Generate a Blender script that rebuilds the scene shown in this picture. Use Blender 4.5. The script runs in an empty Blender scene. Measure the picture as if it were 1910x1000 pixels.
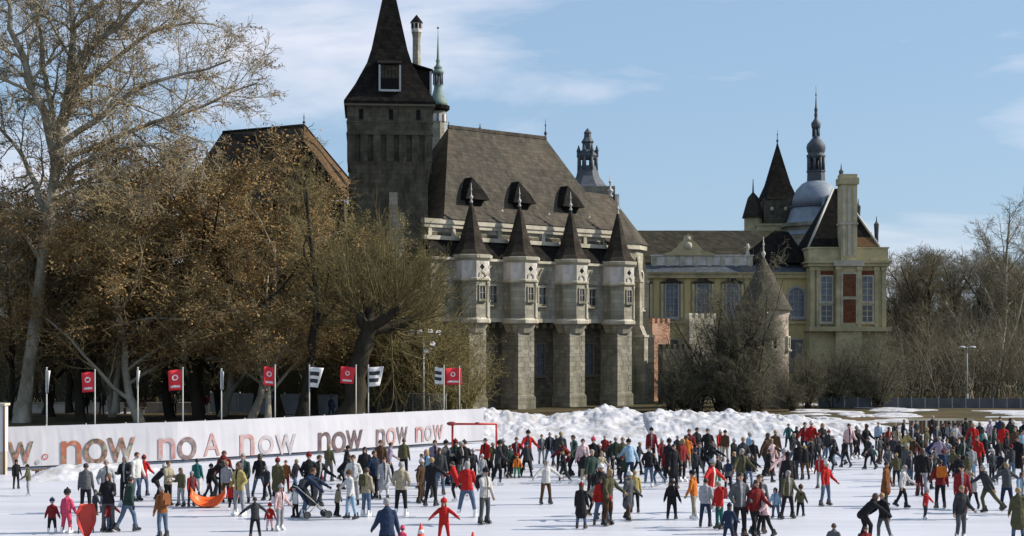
import bpy, math, random
import numpy as np
from mathutils import Vector, Matrix, Euler

# ---------------------------------------------------------------- camera, sky, sun, exposure
scn = bpy.context.scene
F, HZ, CX, CAMZ = 2800.0, 640.0, 955.0, 5.5      # focal length in photo pixels, horizon row, centre column, eye height
cd = bpy.data.cameras.new('camera'); cam = bpy.data.objects.new('camera', cd)
scn.collection.objects.link(cam)
cam.location = (0, 0, CAMZ); cam.rotation_euler = (math.radians(90), 0, 0)
cd.sensor_width = 36.0; cd.lens = 36.0 * F / 1910.0
cd.shift_y = (HZ - 500.0) / 1910.0
cd.clip_start = 0.5; cd.clip_end = 12000
scn.camera = cam

SUN_EL, SUN_AZ = math.radians(34), math.radians(5)       # azimuth measured from +X towards +Y
sdir = Vector((math.cos(SUN_EL) * math.cos(SUN_AZ), math.cos(SUN_EL) * math.sin(SUN_AZ), math.sin(SUN_EL)))
sl = bpy.data.lights.new('sun', 'SUN'); sl.energy = 5.0; sl.angle = math.radians(0.5); sl.color = (1.0, 0.93, 0.82)
so = bpy.data.objects.new('sun', sl); scn.collection.objects.link(so)
so.rotation_euler = sdir.to_track_quat('Z', 'Y').to_euler(); so.location = (60, 40, 60)

wd = bpy.data.worlds.new('World'); scn.world = wd; wd.use_nodes = True
nt = wd.node_tree; nt.nodes.clear()
def wn(t, **k):
    n = nt.nodes.new(t)
    for a, b in k.items(): setattr(n, a, b)
    return n
out = wn('ShaderNodeOutputWorld'); bg = wn('ShaderNodeBackground'); bg.inputs[1].default_value = 0.074
sky = wn('ShaderNodeTexSky', sky_type='NISHITA'); sky.sun_disc = False
sky.sun_elevation = SUN_EL; sky.sun_rotation = math.radians(90) - SUN_AZ
sky.air_density = 1.0; sky.dust_density = 0.6; sky.ozone_density = 1.6
tc = wn('ShaderNodeTexCoord')
mp = wn('ShaderNodeMapping'); mp.inputs['Scale'].default_value = (1.0, 1.0, 3.6); mp.inputs['Location'].default_value = (3.3, 0.4, 1.55)
mp.inputs['Rotation'].default_value = (0.0, math.radians(9), 0.0)
n1 = wn('ShaderNodeTexNoise'); n1.inputs['Scale'].default_value = 3.4; n1.inputs['Detail'].default_value = 7; n1.inputs['Roughness'].default_value = 0.55
n1.inputs['Distortion'].default_value = 0.4
r1 = wn('ShaderNodeValToRGB'); r1.color_ramp.elements[0].position = 0.48; r1.color_ramp.elements[1].position = 0.70
r1.color_ramp.elements[0].color = (0, 0, 0, 1); r1.color_ramp.elements[1].color = (0.85, 0.85, 0.85, 1)
mx = wn('ShaderNodeMix', data_type='RGBA'); mx.inputs['B'].default_value = (10.0, 9.8, 10.6, 1)
lift = wn('ShaderNodeMix', data_type='RGBA', blend_type='MIX'); lift.inputs['Factor'].default_value = 0.6; lift.inputs['B'].default_value = (4.1, 6.2, 8.9, 1)
lk = nt.links.new
lk(tc.outputs['Generated'], mp.inputs['Vector']); lk(mp.outputs[0], n1.inputs['Vector']); lk(n1.outputs['Fac'], r1.inputs['Fac'])
lk(sky.outputs[0], lift.inputs['A']); lk(lift.outputs['Result'], mx.inputs['A'])
lk(r1.outputs['Color'], mx.inputs['Factor']); lk(mx.outputs['Result'], bg.inputs[0]); lk(bg.outputs[0], out.inputs[0])

scn.view_settings.view_transform = 'Standard'; scn.view_settings.look = 'None'
scn.view_settings.exposure = 0.45; scn.view_settings.gamma = 1.0; scn.view_settings.use_curve_mapping = False
scn.render.engine = 'CYCLES'
scn.cycles.max_bounces = 5; scn.cycles.diffuse_bounces = 2; scn.cycles.glossy_bounces = 2
scn.cycles.transparent_max_bounces = 4; scn.cycles.use_denoising = True
scn.cycles.filter_width = 1.5

# ---------------------------------------------------------------- helpers
C = scn.collection
def at(px, py, Y):                       # a point of the photograph brought to its own depth Y
    return Vector(((px - CX) / F * Y, Y, CAMZ + (HZ - py) / F * Y))
def gx(px, Y): return (px - CX) / F * Y
def gz(py, Y): return CAMZ + (HZ - py) / F * Y

MATS = {}
def material(name, col, rough=0.85, col2=None, scale=3.0, amount=0.6, bump=0.0, bscale=20.0, stretch=(1, 1, 1), spec=0.3,
             metal=0.0, col3=None, scale3=0.6, lo=0.35, hi=0.65, rnd=0.0, world=False, brick=None):
    if name in MATS: return MATS[name]
    m = bpy.data.materials.new(name); m.use_nodes = True; t = m.node_tree; b = t.nodes['Principled BSDF']
    b.inputs['Roughness'].default_value = rough; b.inputs['Specular IOR Level'].default_value = spec; b.inputs['Metallic'].default_value = metal
    c4 = lambda c: (c[0], c[1], c[2], 1)
    b.inputs['Base Color'].default_value = c4(col)
    L = t.links.new
    if col2 or bump or col3:
        co = t.nodes.new('ShaderNodeTexCoord'); mpn = t.nodes.new('ShaderNodeMapping'); mpn.inputs['Scale'].default_value = stretch
        if world:
            ge = t.nodes.new('ShaderNodeNewGeometry'); L(ge.outputs['Position'], mpn.inputs['Vector'])
        else:
            L(co.outputs['Object'], mpn.inputs['Vector'])
    cur = None
    if col2:
        n = t.nodes.new('ShaderNodeTexNoise'); n.inputs['Scale'].default_value = scale; n.inputs['Detail'].default_value = 6; n.inputs['Roughness'].default_value = 0.62
        r = t.nodes.new('ShaderNodeMapRange'); r.inputs['From Min'].default_value = lo; r.inputs['From Max'].default_value = hi; r.inputs['To Max'].default_value = amount
        mxx = t.nodes.new('ShaderNodeMix'); mxx.data_type = 'RGBA'; mxx.inputs['A'].default_value = c4(col); mxx.inputs['B'].default_value = c4(col2)
        L(mpn.outputs[0], n.inputs['Vector']); L(n.outputs['Fac'], r.inputs['Value']); L(r.outputs[0], mxx.inputs['Factor']); cur = mxx.outputs['Result']
    if col3:
        n = t.nodes.new('ShaderNodeTexNoise'); n.inputs['Scale'].default_value = scale3; n.inputs['Detail'].default_value = 4
        r = t.nodes.new('ShaderNodeMapRange'); r.inputs['From Min'].default_value = 0.5; r.inputs['From Max'].default_value = 0.66; r.inputs['To Max'].default_value = 0.85
        mxx = t.nodes.new('ShaderNodeMix'); mxx.data_type = 'RGBA'; mxx.inputs['B'].default_value = c4(col3)
        if cur: L(cur, mxx.inputs['A'])
        else: mxx.inputs['A'].default_value = c4(col)
        L(mpn.outputs[0], n.inputs['Vector']); L(n.outputs['Fac'], r.inputs['Value']); L(r.outputs[0], mxx.inputs['Factor']); cur = mxx.outputs['Result']
    if brick:
        sp = t.nodes.new('ShaderNodeSeparateXYZ'); ad = t.nodes.new('ShaderNodeMath'); cb = t.nodes.new('ShaderNodeCombineXYZ'); bt_ = t.nodes.new('ShaderNodeTexBrick')
        co2 = t.nodes.new('ShaderNodeTexCoord'); L(co2.outputs['Object'], sp.inputs[0]); L(sp.outputs[0], ad.inputs[0]); L(sp.outputs[1], ad.inputs[1]); L(ad.outputs[0], cb.inputs[0]); L(sp.outputs[2], cb.inputs[1]); wv = t.nodes.new('ShaderNodeTexNoise'); wv.inputs['Scale'].default_value = 0.9; wv.inputs['Detail'].default_value = 3; vm = t.nodes.new('ShaderNodeVectorMath'); vm.operation = 'MULTIPLY_ADD'; vm.inputs[1].default_value = (0.5, 0.22, 0); L(co2.outputs['Object'], wv.inputs['Vector']); L(wv.outputs['Color'], vm.inputs[0]); L(cb.outputs[0], vm.inputs[2]); L(vm.outputs[0], bt_.inputs['Vector'])
        bt_.inputs['Scale'].default_value = 1.0; bt_.inputs['Brick Width'].default_value = brick[0]; bt_.inputs['Row Height'].default_value = brick[1]; bt_.inputs['Mortar Size'].default_value = brick[2]; bt_.inputs['Mortar Smooth'].default_value = 0.3
        lo_ = brick[3]; bt_.inputs['Color1'].default_value = (lo_, lo_, lo_, 1); bt_.inputs['Color2'].default_value = (1.25, 1.23, 1.2, 1); bt_.inputs['Mortar'].default_value = (0.62, 0.6, 0.57, 1)
        mm = t.nodes.new('ShaderNodeMix'); mm.data_type = 'RGBA'; mm.blend_type = 'MULTIPLY'; mm.inputs['Factor'].default_value = 1.0
        if cur: L(cur, mm.inputs['A'])
        else: mm.inputs['A'].default_value = c4(col)
        L(bt_.outputs['Color'], mm.inputs['B']); cur = mm.outputs['Result']
    if rnd:
        oi = t.nodes.new('ShaderNodeObjectInfo'); r = t.nodes.new('ShaderNodeMapRange'); r.inputs['To Min'].default_value = 1 - rnd; r.inputs['To Max'].default_value = 1 + rnd
        hs = t.nodes.new('ShaderNodeHueSaturation'); L(oi.outputs['Random'], r.inputs['Value']); L(r.outputs[0], hs.inputs['Value'])
        if cur: L(cur, hs.inputs['Color'])
        else: hs.inputs['Color'].default_value = c4(col)
        cur = hs.outputs['Color']
    if cur: L(cur, b.inputs['Base Color'])
    if bump:
        n = t.nodes.new('ShaderNodeTexNoise'); n.inputs['Scale'].default_value = bscale; n.inputs['Detail'].default_value = 5
        bp = t.nodes.new('ShaderNodeBump'); bp.inputs['Strength'].default_value = min(1, bump); bp.inputs['Distance'].default_value = 0.05 * max(1, bump)
        L(mpn.outputs[0], n.inputs['Vector']); L(n.outputs['Fac'], bp.inputs['Height']); L(bp.outputs[0], b.inputs['Normal'])
    MATS[name] = m
    return m

def link(o, parent=None):
    C.objects.link(o)
    if parent is not None: o.parent = parent
    return o
def tag(o, label=None, cat=None, group=None, kind=None):
    if label: o['label'] = label
    if cat: o['category'] = cat
    if group: o['group'] = group
    if kind: o['kind'] = kind
    return o
def empty(name, loc=(0, 0, 0), rz=0.0, parent=None):
    o = bpy.data.objects.new(name, None); o.empty_display_size = 0.3
    o.location = loc; o.rotation_euler = (0, 0, rz); return link(o, parent)

def mesh_np(name, V, Fq, mats, smooth=False, midx=None):
    """mesh from arrays; Fq is an (n,k) array or a list of such arrays"""
    if not isinstance(Fq, list): Fq = [Fq]
    Fq = [np.asarray(f, dtype=np.int32) for f in Fq if len(f)]
    me = bpy.data.meshes.new(name)
    V = np.asarray(V, dtype=np.float32)
    me.vertices.add(len(V)); me.vertices.foreach_set('co', V.ravel())
    loops = np.concatenate([f.ravel() for f in Fq]); tot = np.concatenate([np.full(len(f), f.shape[1], np.int32) for f in Fq])
    st = np.concatenate([[0], np.cumsum(tot)[:-1]]).astype(np.int32)
    me.loops.add(len(loops)); me.loops.foreach_set('vertex_index', loops)
    me.polygons.add(len(tot)); me.polygons.foreach_set('loop_start', st); me.polygons.foreach_set('loop_total', tot)
    me.polygons.foreach_set('use_smooth', np.full(len(tot), bool(smooth)))
    if midx is not None: me.polygons.foreach_set('material_index', np.asarray(midx, np.int32))
    for m in (mats if isinstance(mats, (list, tuple)) else [mats]): me.materials.append(m)
    me.update(calc_edges=True); me.validate()
    return me

class MB:
    """collects shapes (already transformed) and links them as one mesh object"""
    def __init__(s): s.v = []; s.f = []; s.mi = []; s.m = Matrix.Identity(4); s.cur = 0; s.sm = []
    def at(s, loc=(0, 0, 0), rz=0.0, rx=0.0, ry=0.0, sc=1.0):
        s.m = Matrix.Translation(loc) @ Euler((rx, ry, rz)).to_matrix().to_4x4() @ Matrix.Scale(sc, 4); return s
    def mat(s, i): s.cur = i; return s
    def add(s, vs, fs, smooth=False):
        k = len(s.v)
        s.v += [tuple(s.m @ Vector(p)) for p in vs]
        for f in fs: s.f.append([i + k for i in f]); s.mi.append(s.cur); s.sm.append(smooth)
        return s
    def box(s, x0, x1, y0, y1, z0, z1):
        return s.add([(x0,y0,z0),(x1,y0,z0),(x1,y1,z0),(x0,y1,z0),(x0,y0,z1),(x1,y0,z1),(x1,y1,z1),(x0,y1,z1)],
                     [(3,2,1,0),(4,5,6,7),(0,1,5,4),(1,2,6,5),(2,3,7,6),(3,0,4,7)])
    def prism(s, poly, z0, z1, ts=1.0, c=None):         # poly in xy, counter-clockwise
        n = len(poly); c = c or (sum(p[0] for p in poly) / n, sum(p[1] for p in poly) / n)
        vs = [(p[0], p[1], z0) for p in poly] + [(c[0] + (p[0]-c[0])*ts, c[1] + (p[1]-c[1])*ts, z1) for p in poly]
        return s.add(vs, [tuple(range(n-1, -1, -1)), tuple(range(n, 2*n))] + [(i, (i+1) % n, n+(i+1) % n, n+i) for i in range(n)])
    def vprism(s, poly, y0, y1):                        # poly in xz, extruded along y
        n = len(poly)
        vs = [(p[0], y0, p[1]) for p in poly] + [(p[0], y1, p[1]) for p in poly]
        return s.add(vs, [tuple(range(n)), tuple(range(2*n-1, n-1, -1))] + [(i, n+i, n+(i+1) % n, (i+1) % n) for i in range(n)])
    def lathe(s, prof, n=12, cx=0, cy=0, ph=0.0, smooth=False, sx=1.0, sy=1.0):
        vs = []; fs = []
        for r, z in prof:
            for k in range(n):
                a = ph + 2*math.pi*k/n; vs.append((cx + r*sx*math.cos(a), cy + r*sy*math.sin(a), z))
        for j in range(len(prof)-1):
            for k in range(n): fs.append((j*n+k, j*n+(k+1) % n, (j+1)*n+(k+1) % n, (j+1)*n+k))
        fs.append(tuple(range(n-1, -1, -1))); fs.append(tuple((len(prof)-1)*n+k for k in range(n)))
        return s.add(vs, fs, smooth)
    def tube(s, p0, p1, r0, r1=None, n=6, smooth=True):
        r1 = r0 if r1 is None else r1
        p0 = Vector(p0); p1 = Vector(p1); d = (p1-p0).normalized(); u = d.orthogonal().normalized(); w = d.cross(u)
        vs = [p0 + (u*math.cos(2*math.pi*k/n) + w*math.sin(2*math.pi*k/n))*r0 for k in range(n)] + \
             [p1 + (u*math.cos(2*math.pi*k/n) + w*math.sin(2*math.pi*k/n))*r1 for k in range(n)]
        return s.add(vs, [tuple(range(n-1, -1, -1)), tuple(range(n, 2*n))] + [(k, (k+1) % n, n+(k+1) % n, n+k) for k in range(n)], smooth)
    def ball(s, c, r, n=8, sx=1, sy=1, sz=1):
        m = n//2; prof = [(max(1e-3, math.sin(math.pi*j/m))*r, -math.cos(math.pi*j/m)*r*sz + c[2]) for j in range(m+1)]
        return s.lathe(prof, n, c[0], c[1], smooth=True, sx=sx, sy=sy)
    def mesh(s, name, mats):
        me = bpy.data.meshes.new(name); me.from_pydata(s.v, [], s.f)
        for m in (mats if isinstance(mats, (list, tuple)) else [mats]): me.materials.append(m)
        me.polygons.foreach_set('material_index', s.mi); me.polygons.foreach_set('use_smooth', s.sm); me.update()
        return me
    def obj(s, name, mats, parent=None):
        return link(bpy.data.objects.new(name, s.mesh(name, mats)), parent)

def copy_tree(o, parent=None):
    c = o.copy(); C.objects.link(c); c.parent = parent
    for ch in o.children: copy_tree(ch, c)
    return c

# ---------------------------------------------------------------- materials
M = {}
def stone(name, c1, c2, c3, **k): M[name] = material(name, c1, 0.92, c2, k.get('scale', 1.4), 0.9, 0.8, k.get('bs', 6), k.get('stretch', (1, 1, 1)), 0.2, col3=c3, scale3=k.get('s3', 0.5), brick=k.get('brick'))
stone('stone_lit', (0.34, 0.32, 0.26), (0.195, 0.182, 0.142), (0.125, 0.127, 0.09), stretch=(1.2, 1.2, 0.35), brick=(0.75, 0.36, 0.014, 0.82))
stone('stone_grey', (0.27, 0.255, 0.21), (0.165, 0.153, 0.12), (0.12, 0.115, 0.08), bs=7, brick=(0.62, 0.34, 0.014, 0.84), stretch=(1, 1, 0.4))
stone('rubble_shaded', (0.13, 0.112, 0.08), (0.075, 0.065, 0.047), (0.09, 0.085, 0.056), scale=2.0, bs=5, brick=(0.55, 0.3, 0.02, 0.7))  # shade between piers and under the overhang is mixed into this colour
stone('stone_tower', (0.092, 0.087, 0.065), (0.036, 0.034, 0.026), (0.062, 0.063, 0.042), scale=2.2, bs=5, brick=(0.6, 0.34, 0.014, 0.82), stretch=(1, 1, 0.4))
stone('plaster', (0.62, 0.575, 0.535), (0.42, 0.39, 0.35), (0.29, 0.275, 0.22), s3=0.9, bs=14)
stone('trim', (0.50, 0.46, 0.37), (0.36, 0.33, 0.26), (0.25, 0.235, 0.17), bs=14)
stone('yellow_wall', (0.50, 0.40, 0.185), (0.40, 0.32, 0.15), (0.34, 0.285, 0.165), s3=0.35, stretch=(1, 1, 0.3))
stone('ochre_trim', (0.46, 0.40, 0.235), (0.34, 0.295, 0.17), (0.26, 0.23, 0.135))
stone('brick', (0.17, 0.06, 0.03), (0.115, 0.04, 0.02), (0.14, 0.07, 0.04), scale=4, brick=(0.3, 0.12, 0.015, 0.7))
stone('pink_brick', (0.46, 0.26, 0.18), (0.34, 0.19, 0.13), (0.40, 0.30, 0.23), scale=3, brick=(0.4, 0.16, 0.014, 0.8))
stone('pink_stone', (0.40, 0.335, 0.275), (0.27, 0.235, 0.195), (0.33, 0.28, 0.22), scale=3, brick=(0.6, 0.32, 0.014, 0.82))
M['roof_brown'] = material('roof_brown', (0.082, 0.075, 0.062), 0.9, (0.05, 0.045, 0.037), 2.2, 0.9, 0.7, 9, (1, 1, 0.6), 0.04, col3=(0.095, 0.08, 0.062), scale3=0.35, brick=(0.42, 0.3, 0.012, 0.84))
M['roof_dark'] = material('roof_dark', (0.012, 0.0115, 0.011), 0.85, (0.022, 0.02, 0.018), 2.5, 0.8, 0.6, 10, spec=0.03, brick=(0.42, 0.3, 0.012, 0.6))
M['roof_slate'] = material('roof_slate', (0.042, 0.039, 0.030), 0.85, (0.06, 0.055, 0.04), 1.5, 0.8, 0.5, 10, spec=0.04, brick=(0.42, 0.3, 0.012, 0.65))
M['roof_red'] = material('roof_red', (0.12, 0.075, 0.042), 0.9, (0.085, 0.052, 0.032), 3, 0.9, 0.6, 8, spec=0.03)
M['cone_red'] = material('cone_red', (0.05, 0.044, 0.036), 0.85, (0.034, 0.026, 0.022), 2.0, 0.8, 0.5, 9, spec=0.03, brick=(0.34, 0.28, 0.012, 0.7))
M['copper'] = material('copper', (0.17, 0.235, 0.205), 0.7, (0.10, 0.145, 0.13), 3, 0.9, 0.2, 12)
M['lead'] = material('lead', (0.20, 0.235, 0.28), 0.6, (0.145, 0.17, 0.21), 1.6, 0.9, 0.2, 8, spec=0.4)
M['lead_dark'] = material('lead_dark', (0.075, 0.088, 0.105), 0.65, (0.04, 0.046, 0.055), 2.5, 0.9, 0.3, 10)
M['window_glass'] = material('window_glass', (0.028, 0.033, 0.042), 0.12, spec=0.6)
M['window_pale'] = material('window_pale', (0.13, 0.15, 0.185), 0.2, (0.035, 0.04, 0.05), 1.7, 0.9, spec=0.5)
M['window_frame'] = material('window_frame', (0.27, 0.28, 0.28), 0.7)
M['dark_frame'] = material('dark_frame', (0.10, 0.09, 0.07), 0.8)
M['iron'] = material('iron', (0.045, 0.048, 0.05), 0.6, spec=0.4)
M['white_paint'] = material('white_paint', (0.55, 0.55, 0.56), 0.7, (0.45, 0.45, 0.46), 1.2, 0.6)
M['beige_paint'] = material('beige_paint', (0.46, 0.40, 0.32), 0.8, (0.36, 0.31, 0.25), 2, 0.6)
M['grey_board'] = material('grey_board', (0.40, 0.42, 0.44), 0.8, (0.27, 0.29, 0.30), 1.2, 0.8, 0.2, 10)
M['galv'] = material('galv', (0.38, 0.38, 0.35), 0.5, (0.28, 0.28, 0.26), 5, 0.7, spec=0.5)
M['red_paint'] = material('red_paint', (0.46, 0.035, 0.03), 0.5, (0.30, 0.03, 0.03), 4, 0.6)
M['red_cloth'] = material('red_cloth', (0.58, 0.028, 0.04), 0.75, (0.46, 0.02, 0.03), 3, 0.6)
M['white_cloth'] = material('white_cloth', (0.58, 0.57, 0.55), 0.8)
M['black_cloth'] = material('black_cloth', (0.03, 0.03, 0.032), 0.8)
M['timber'] = material('timber', (0.17, 0.105, 0.06), 0.85, (0.10, 0.06, 0.035), 4, 0.8, 0.4, 12, (1, 6, 6))
M['fabric_banner'] = material('fabric_banner', (0.485, 0.48, 0.505), 0.8, (0.43, 0.425, 0.455), 0.7, 0.8, spec=0.1)
M['hole'] = material('hole', (0.012, 0.012, 0.012), 0.95, spec=0.05)
# ---------------------------------------------------------------- ground, ice, snow
from mathutils import noise as mnoise
rng = np.random.default_rng(7); random.seed(7)
M['ice'] = material('ice', (0.555, 0.555, 0.595), 0.42, (0.455, 0.46, 0.51), 0.35, 1.0, 0.12, 3.0, (0.16, 1.8, 1), 0.35, col3=(0.485, 0.485, 0.535), scale3=1.3, lo=0.42, hi=0.62)
M['snow'] = material('snow', (0.56, 0.555, 0.585), 0.8, (0.36, 0.355, 0.375), 1.6, 1.0, 1.0, 2.6, spec=0.2, col3=(0.33, 0.315, 0.31), scale3=1.1)
M['land'] = material('land', (0.075, 0.062, 0.034), 0.95, (0.05, 0.044, 0.026), 0.5, 0.9, 0.6, 6, spec=0.05, col3=(0.12, 0.085, 0.045), scale3=0.12)
M['far_ground'] = material('far_ground', (0.06, 0.055, 0.035), 0.95, (0.045, 0.04, 0.028), 0.05, 0.9, spec=0.05)

me = mesh_np('plain', [(-5000, -400, -0.6), (5000, -400, -0.6), (5000, 9000, -0.6), (-5000, 9000, -0.6)], np.array([[0, 1, 2, 3]]), M['far_ground'])
tag(link(bpy.data.objects.new('ground', me)), kind='structure')
xs = np.linspace(-75, 75, 76); ys = np.linspace(-10, 104, 58)
gxx, gyy = np.meshgrid(xs, ys); V = np.stack([gxx.ravel(), gyy.ravel(), np.zeros(gxx.size)], 1)
idx = np.arange(gxx.size).reshape(gxx.shape)
me = mesh_np('ice', V, np.stack([idx[:-1, :-1], idx[:-1, 1:], idx[1:, 1:], idx[1:, :-1]], -1).reshape(-1, 4), M['ice'])
tag(link(bpy.data.objects.new('ice_rink', me)), kind='structure')

EDGE = [(-3000, 62), (-60, 62), (-30, 63), (-21.6, 66), (-15.3, 70.3), (-9.4, 76.3), (-2.5, 85.5), (3, 94), (12, 96), (60, 98), (3000, 98)]
LZ = 0.2
def edge_y(x): return np.interp(x, [e[0] for e in EDGE], [e[1] for e in EDGE])
xs = np.concatenate([[-3000, -800, -300, -150, -100], np.linspace(-75, 75, 101), [100, 150, 300, 800, 3000]])
rows = [0, 1.2, 3, 5, 8, 12, 16, 20, 25, 30, 36, 44, 60, 100, 300, 1000, 5000]
V = []
for j, r in enumerate(rows):
    for x in xs:
        y = edge_y(x) + r
        z = -0.08 if j == 0 else (LZ * 0.6 if j == 1 else LZ)
        if 1 < j < 13: z += 0.10 * mnoise.noise((x * 0.16, y * 0.16, 3.1))
        V.append((x, y, z))
idx = np.arange(len(V)).reshape(len(rows), len(xs))
me = mesh_np('land', V, np.stack([idx[:-1, :-1], idx[:-1, 1:], idx[1:, 1:], idx[1:, :-1]], -1).reshape(-1, 4), M['land'], smooth=True)
tag(link(bpy.data.objects.new('park_ground', me)), kind='structure')

def snow_field(name, x0, x1, nx, ny, yc, half, hfun, lump=0.28, steep=None, seed=0.0):
    V = np.zeros((ny, nx, 3))
    for i in range(nx):
        x = x0 + (x1 - x0) * i / (nx - 1); Yc = yc(x); H = hfun(x); st = steep(x) if steep else 1.0
        for j in range(ny):
            v = -1 + 2 * j / (ny - 1)
            if v < 0: s = max(0.0, 1 + v) ** (1.15 / st) if st <= 1 else 1 - (-v) ** st
            else: s = 1 - v ** 2.2
            s = max(0, s)
            y = Yc + v * half
            p = (x * 0.55, y * 0.55, seed)
            rough = 0.25 + 1.1 * max(0.0, mnoise.noise((x * 0.22, y * 0.3, seed + 8)) + 0.35)
            l = mnoise.fractal(p, 0.9, 2.1, 4) * lump * (0.3 + s) + mnoise.fractal((x * 3.1, y * 3.1, seed + 4), 0.8, 2.2, 3) * lump * 0.30 * rough
            c = max(0.0, mnoise.noise((x * 1.5, y * 1.5, seed + 2)) - 0.12) ** 0.6 * lump * 0.75 * s * rough
            V[j, i] = (x, y, H * s + l + c - 0.10)
    idx = np.arange(nx * ny).reshape(ny, nx)
    me = mesh_np(name, V.reshape(-1, 3), np.stack([idx[:-1, :-1], idx[:-1, 1:], idx[1:, 1:], idx[1:, :-1]], -1).reshape(-1, 4), M['snow'], smooth=True)
    return link(bpy.data.objects.new(name, me))
TOPPX = [(840, 776), (870, 770), (900, 764), (950, 767), (1000, 774), (1060, 772), (1105, 765), (1133, 759), (1160, 764), (1200, 766), (1240, 768), (1300, 770),
         (1400, 770), (1480, 774), (1530, 786), (1600, 796), (1700, 800), (1950, 800)]
def bank_y(x): return float(np.interp(x, [-6, 0, 10, 20, 32], [88, 91, 92.5, 92.5, 95]))
def bank_h(x):
    Y = bank_y(x); px = x / Y * F + CX
    return max(0.15, gz(float(np.interp(px, [t[0] for t in TOPPX], [t[1] for t in TOPPX])), Y))
def bank_steep(x): return float(np.interp(x, [-4, 8, 10, 17, 20], [1.0, 1.0, 3.2, 3.2, 1.0]))
tag(snow_field('snow_bank', -5.2, 33, 560, 64, bank_y, 6.0, bank_h, 0.30, bank_steep),
    'long ridge of heaped ploughed snow along the far edge of the ice', 'snow bank')
tag(snow_field('snow_bank', -19.6, -15.2, 60, 26, lambda x: 60.5 + (x + 19.6) * 0.75, 2.6, lambda x: 0.55 * math.sin((x + 19.6) / 4.4 * 3.14) + 0.1, 0.14, None, 5.0),
    'low heap of snow below the banner at the left edge', 'snow bank')
tag(snow_field('snow_bank', -8.4, -1.8, 70, 22, lambda x: 92.0 + (x + 8) * 0.6, 2.6, lambda x: 0.95 * math.sin((x + 8.4) / 6.6 * 3.14) ** 0.7 + 0.15, 0.22, None, 9.0),
    'snow heap behind the banner beside the floodlight mast', 'snow bank')
def snow_patch(cx, cy, rx, ry, seed, z=LZ + 0.03):
    n = 44; m = 5; V = [(cx, cy, z + 0.07)]
    for j in range(1, m + 1):
        for k in range(n):
            a = 2 * math.pi * k / n; q = (math.cos(a), math.sin(a))
            r = j / m * max(0.25, 1 + 0.55 * mnoise.noise((q[0] * 1.3, q[1] * 1.3, seed)) + 0.35 * mnoise.noise((q[0] * 4, q[1] * 4, seed + 3)))
            x, y = cx + rx * r * q[0], cy + ry * r * q[1]
            V.append((x, y, z + 0.07 * (1 - (j / m) ** 2) + 0.05 * mnoise.noise((x * 0.8, y * 0.8, seed)) - (0.14 if j == m else 0)))
    fs4 = [(1 + (j-1)*n + k, 1 + j*n + k, 1 + j*n + (k+1) % n, 1 + (j-1)*n + (k+1) % n) for j in range(1, m) for k in range(n)]
    me = mesh_np('snow_patch', V, [np.array([(0, 1 + k, 1 + (k+1) % n) for k in range(n)]), np.array(fs4)], M['snow'], smooth=True)
    return tag(link(bpy.data.objects.new('snow_patch', me)), kind='structure')
prs0 = random.Random(12)
for i in range(34):
    px = prs0.uniform(1470, 1930); py = prs0.choice([prs0.uniform(770, 794), prs0.uniform(745, 775)]); Y = 5.3 * F / (py - HZ)
    snow_patch(gx(px, Y), Y, prs0.uniform(25, 75) * Y / F, prs0.uniform(0.7, 2.6), 2.3 * i)
for i, (px, py, wpx, hy) in enumerate([(560, 777, 60, 2), (700, 777, 80, 2), (1340, 777, 90, 1.5), (1420, 775, 70, 1.5), (150, 766, 80, 2), (220, 770, 60, 1.5), (1880, 712, 60, 9), (1900, 722, 50, 6)]):
    Y = 5.3 * F / (py - HZ); snow_patch(gx(px, Y), Y, wpx / 2 * Y / F, hy, 91 + 2.3 * i)

# ---------------------------------------------------------------- windows shared by the buildings
def window_mesh(w, h, arched=False, nv=1, nh=2, fr=0.10, depth=0.16, sill=True):
    """frame + mullions (slot 0) and pane (slot 1), lying in the xz plane, facing -y, centred on x, bottom at z=0"""
    b = MB(); n = 8
    def outline(ww, z0, z1):
        if not arched: return [(-ww, z0), (ww, z0), (ww, z1), (-ww, z1)]
        zr = z1 - ww
        return [(-ww, z0), (ww, z0)] + [(ww * math.cos(math.pi * k / n), zr + ww * math.sin(math.pi * k / n)) for k in range(n + 1)]
    o = outline(w / 2 + fr, -fr, h + fr); i = outline(w / 2, 0, h); k = len(o)
    vs = [(p[0], -depth, p[1]) for p in o] + [(p[0], -depth, p[1]) for p in i] + [(p[0], 0.05, p[1]) for p in o] + [(p[0], 0.02, p[1]) for p in i]
    fs = []
    for a in range(k):
        c = (a + 1) % k
        fs += [(a, c, k + c, k + a), (a, 2*k + a, 2*k + c, c), (k + a, k + c, 3*k + c, 3*k + a)]
    b.add(vs, fs)
    for q in range(1, nv + 1):
        x = -w / 2 + w * q / (nv + 1); top = h if not arched else h - w / 2 + math.sqrt(max(0, (w / 2) ** 2 - x * x)) * 0.98
        b.box(x - 0.03, x + 0.03, -0.06, 0.0, 0, top)
    for q in range(1, nh + 1):
        z = h * q / (nh + 1); b.box(-w / 2, w / 2, -0.057, 0.0, z - 0.025, z + 0.025)
    if sill: b.box(-w / 2 - fr - 0.08, w / 2 + fr + 0.08, -depth - 0.10, 0.02, -fr - 0.12, -fr - 0.003)
    p = MB(); p.add([(q[0], -0.015, q[1]) for q in i], [tuple(range(len(i)))])
    return b, p
WCACHE = {}
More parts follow.
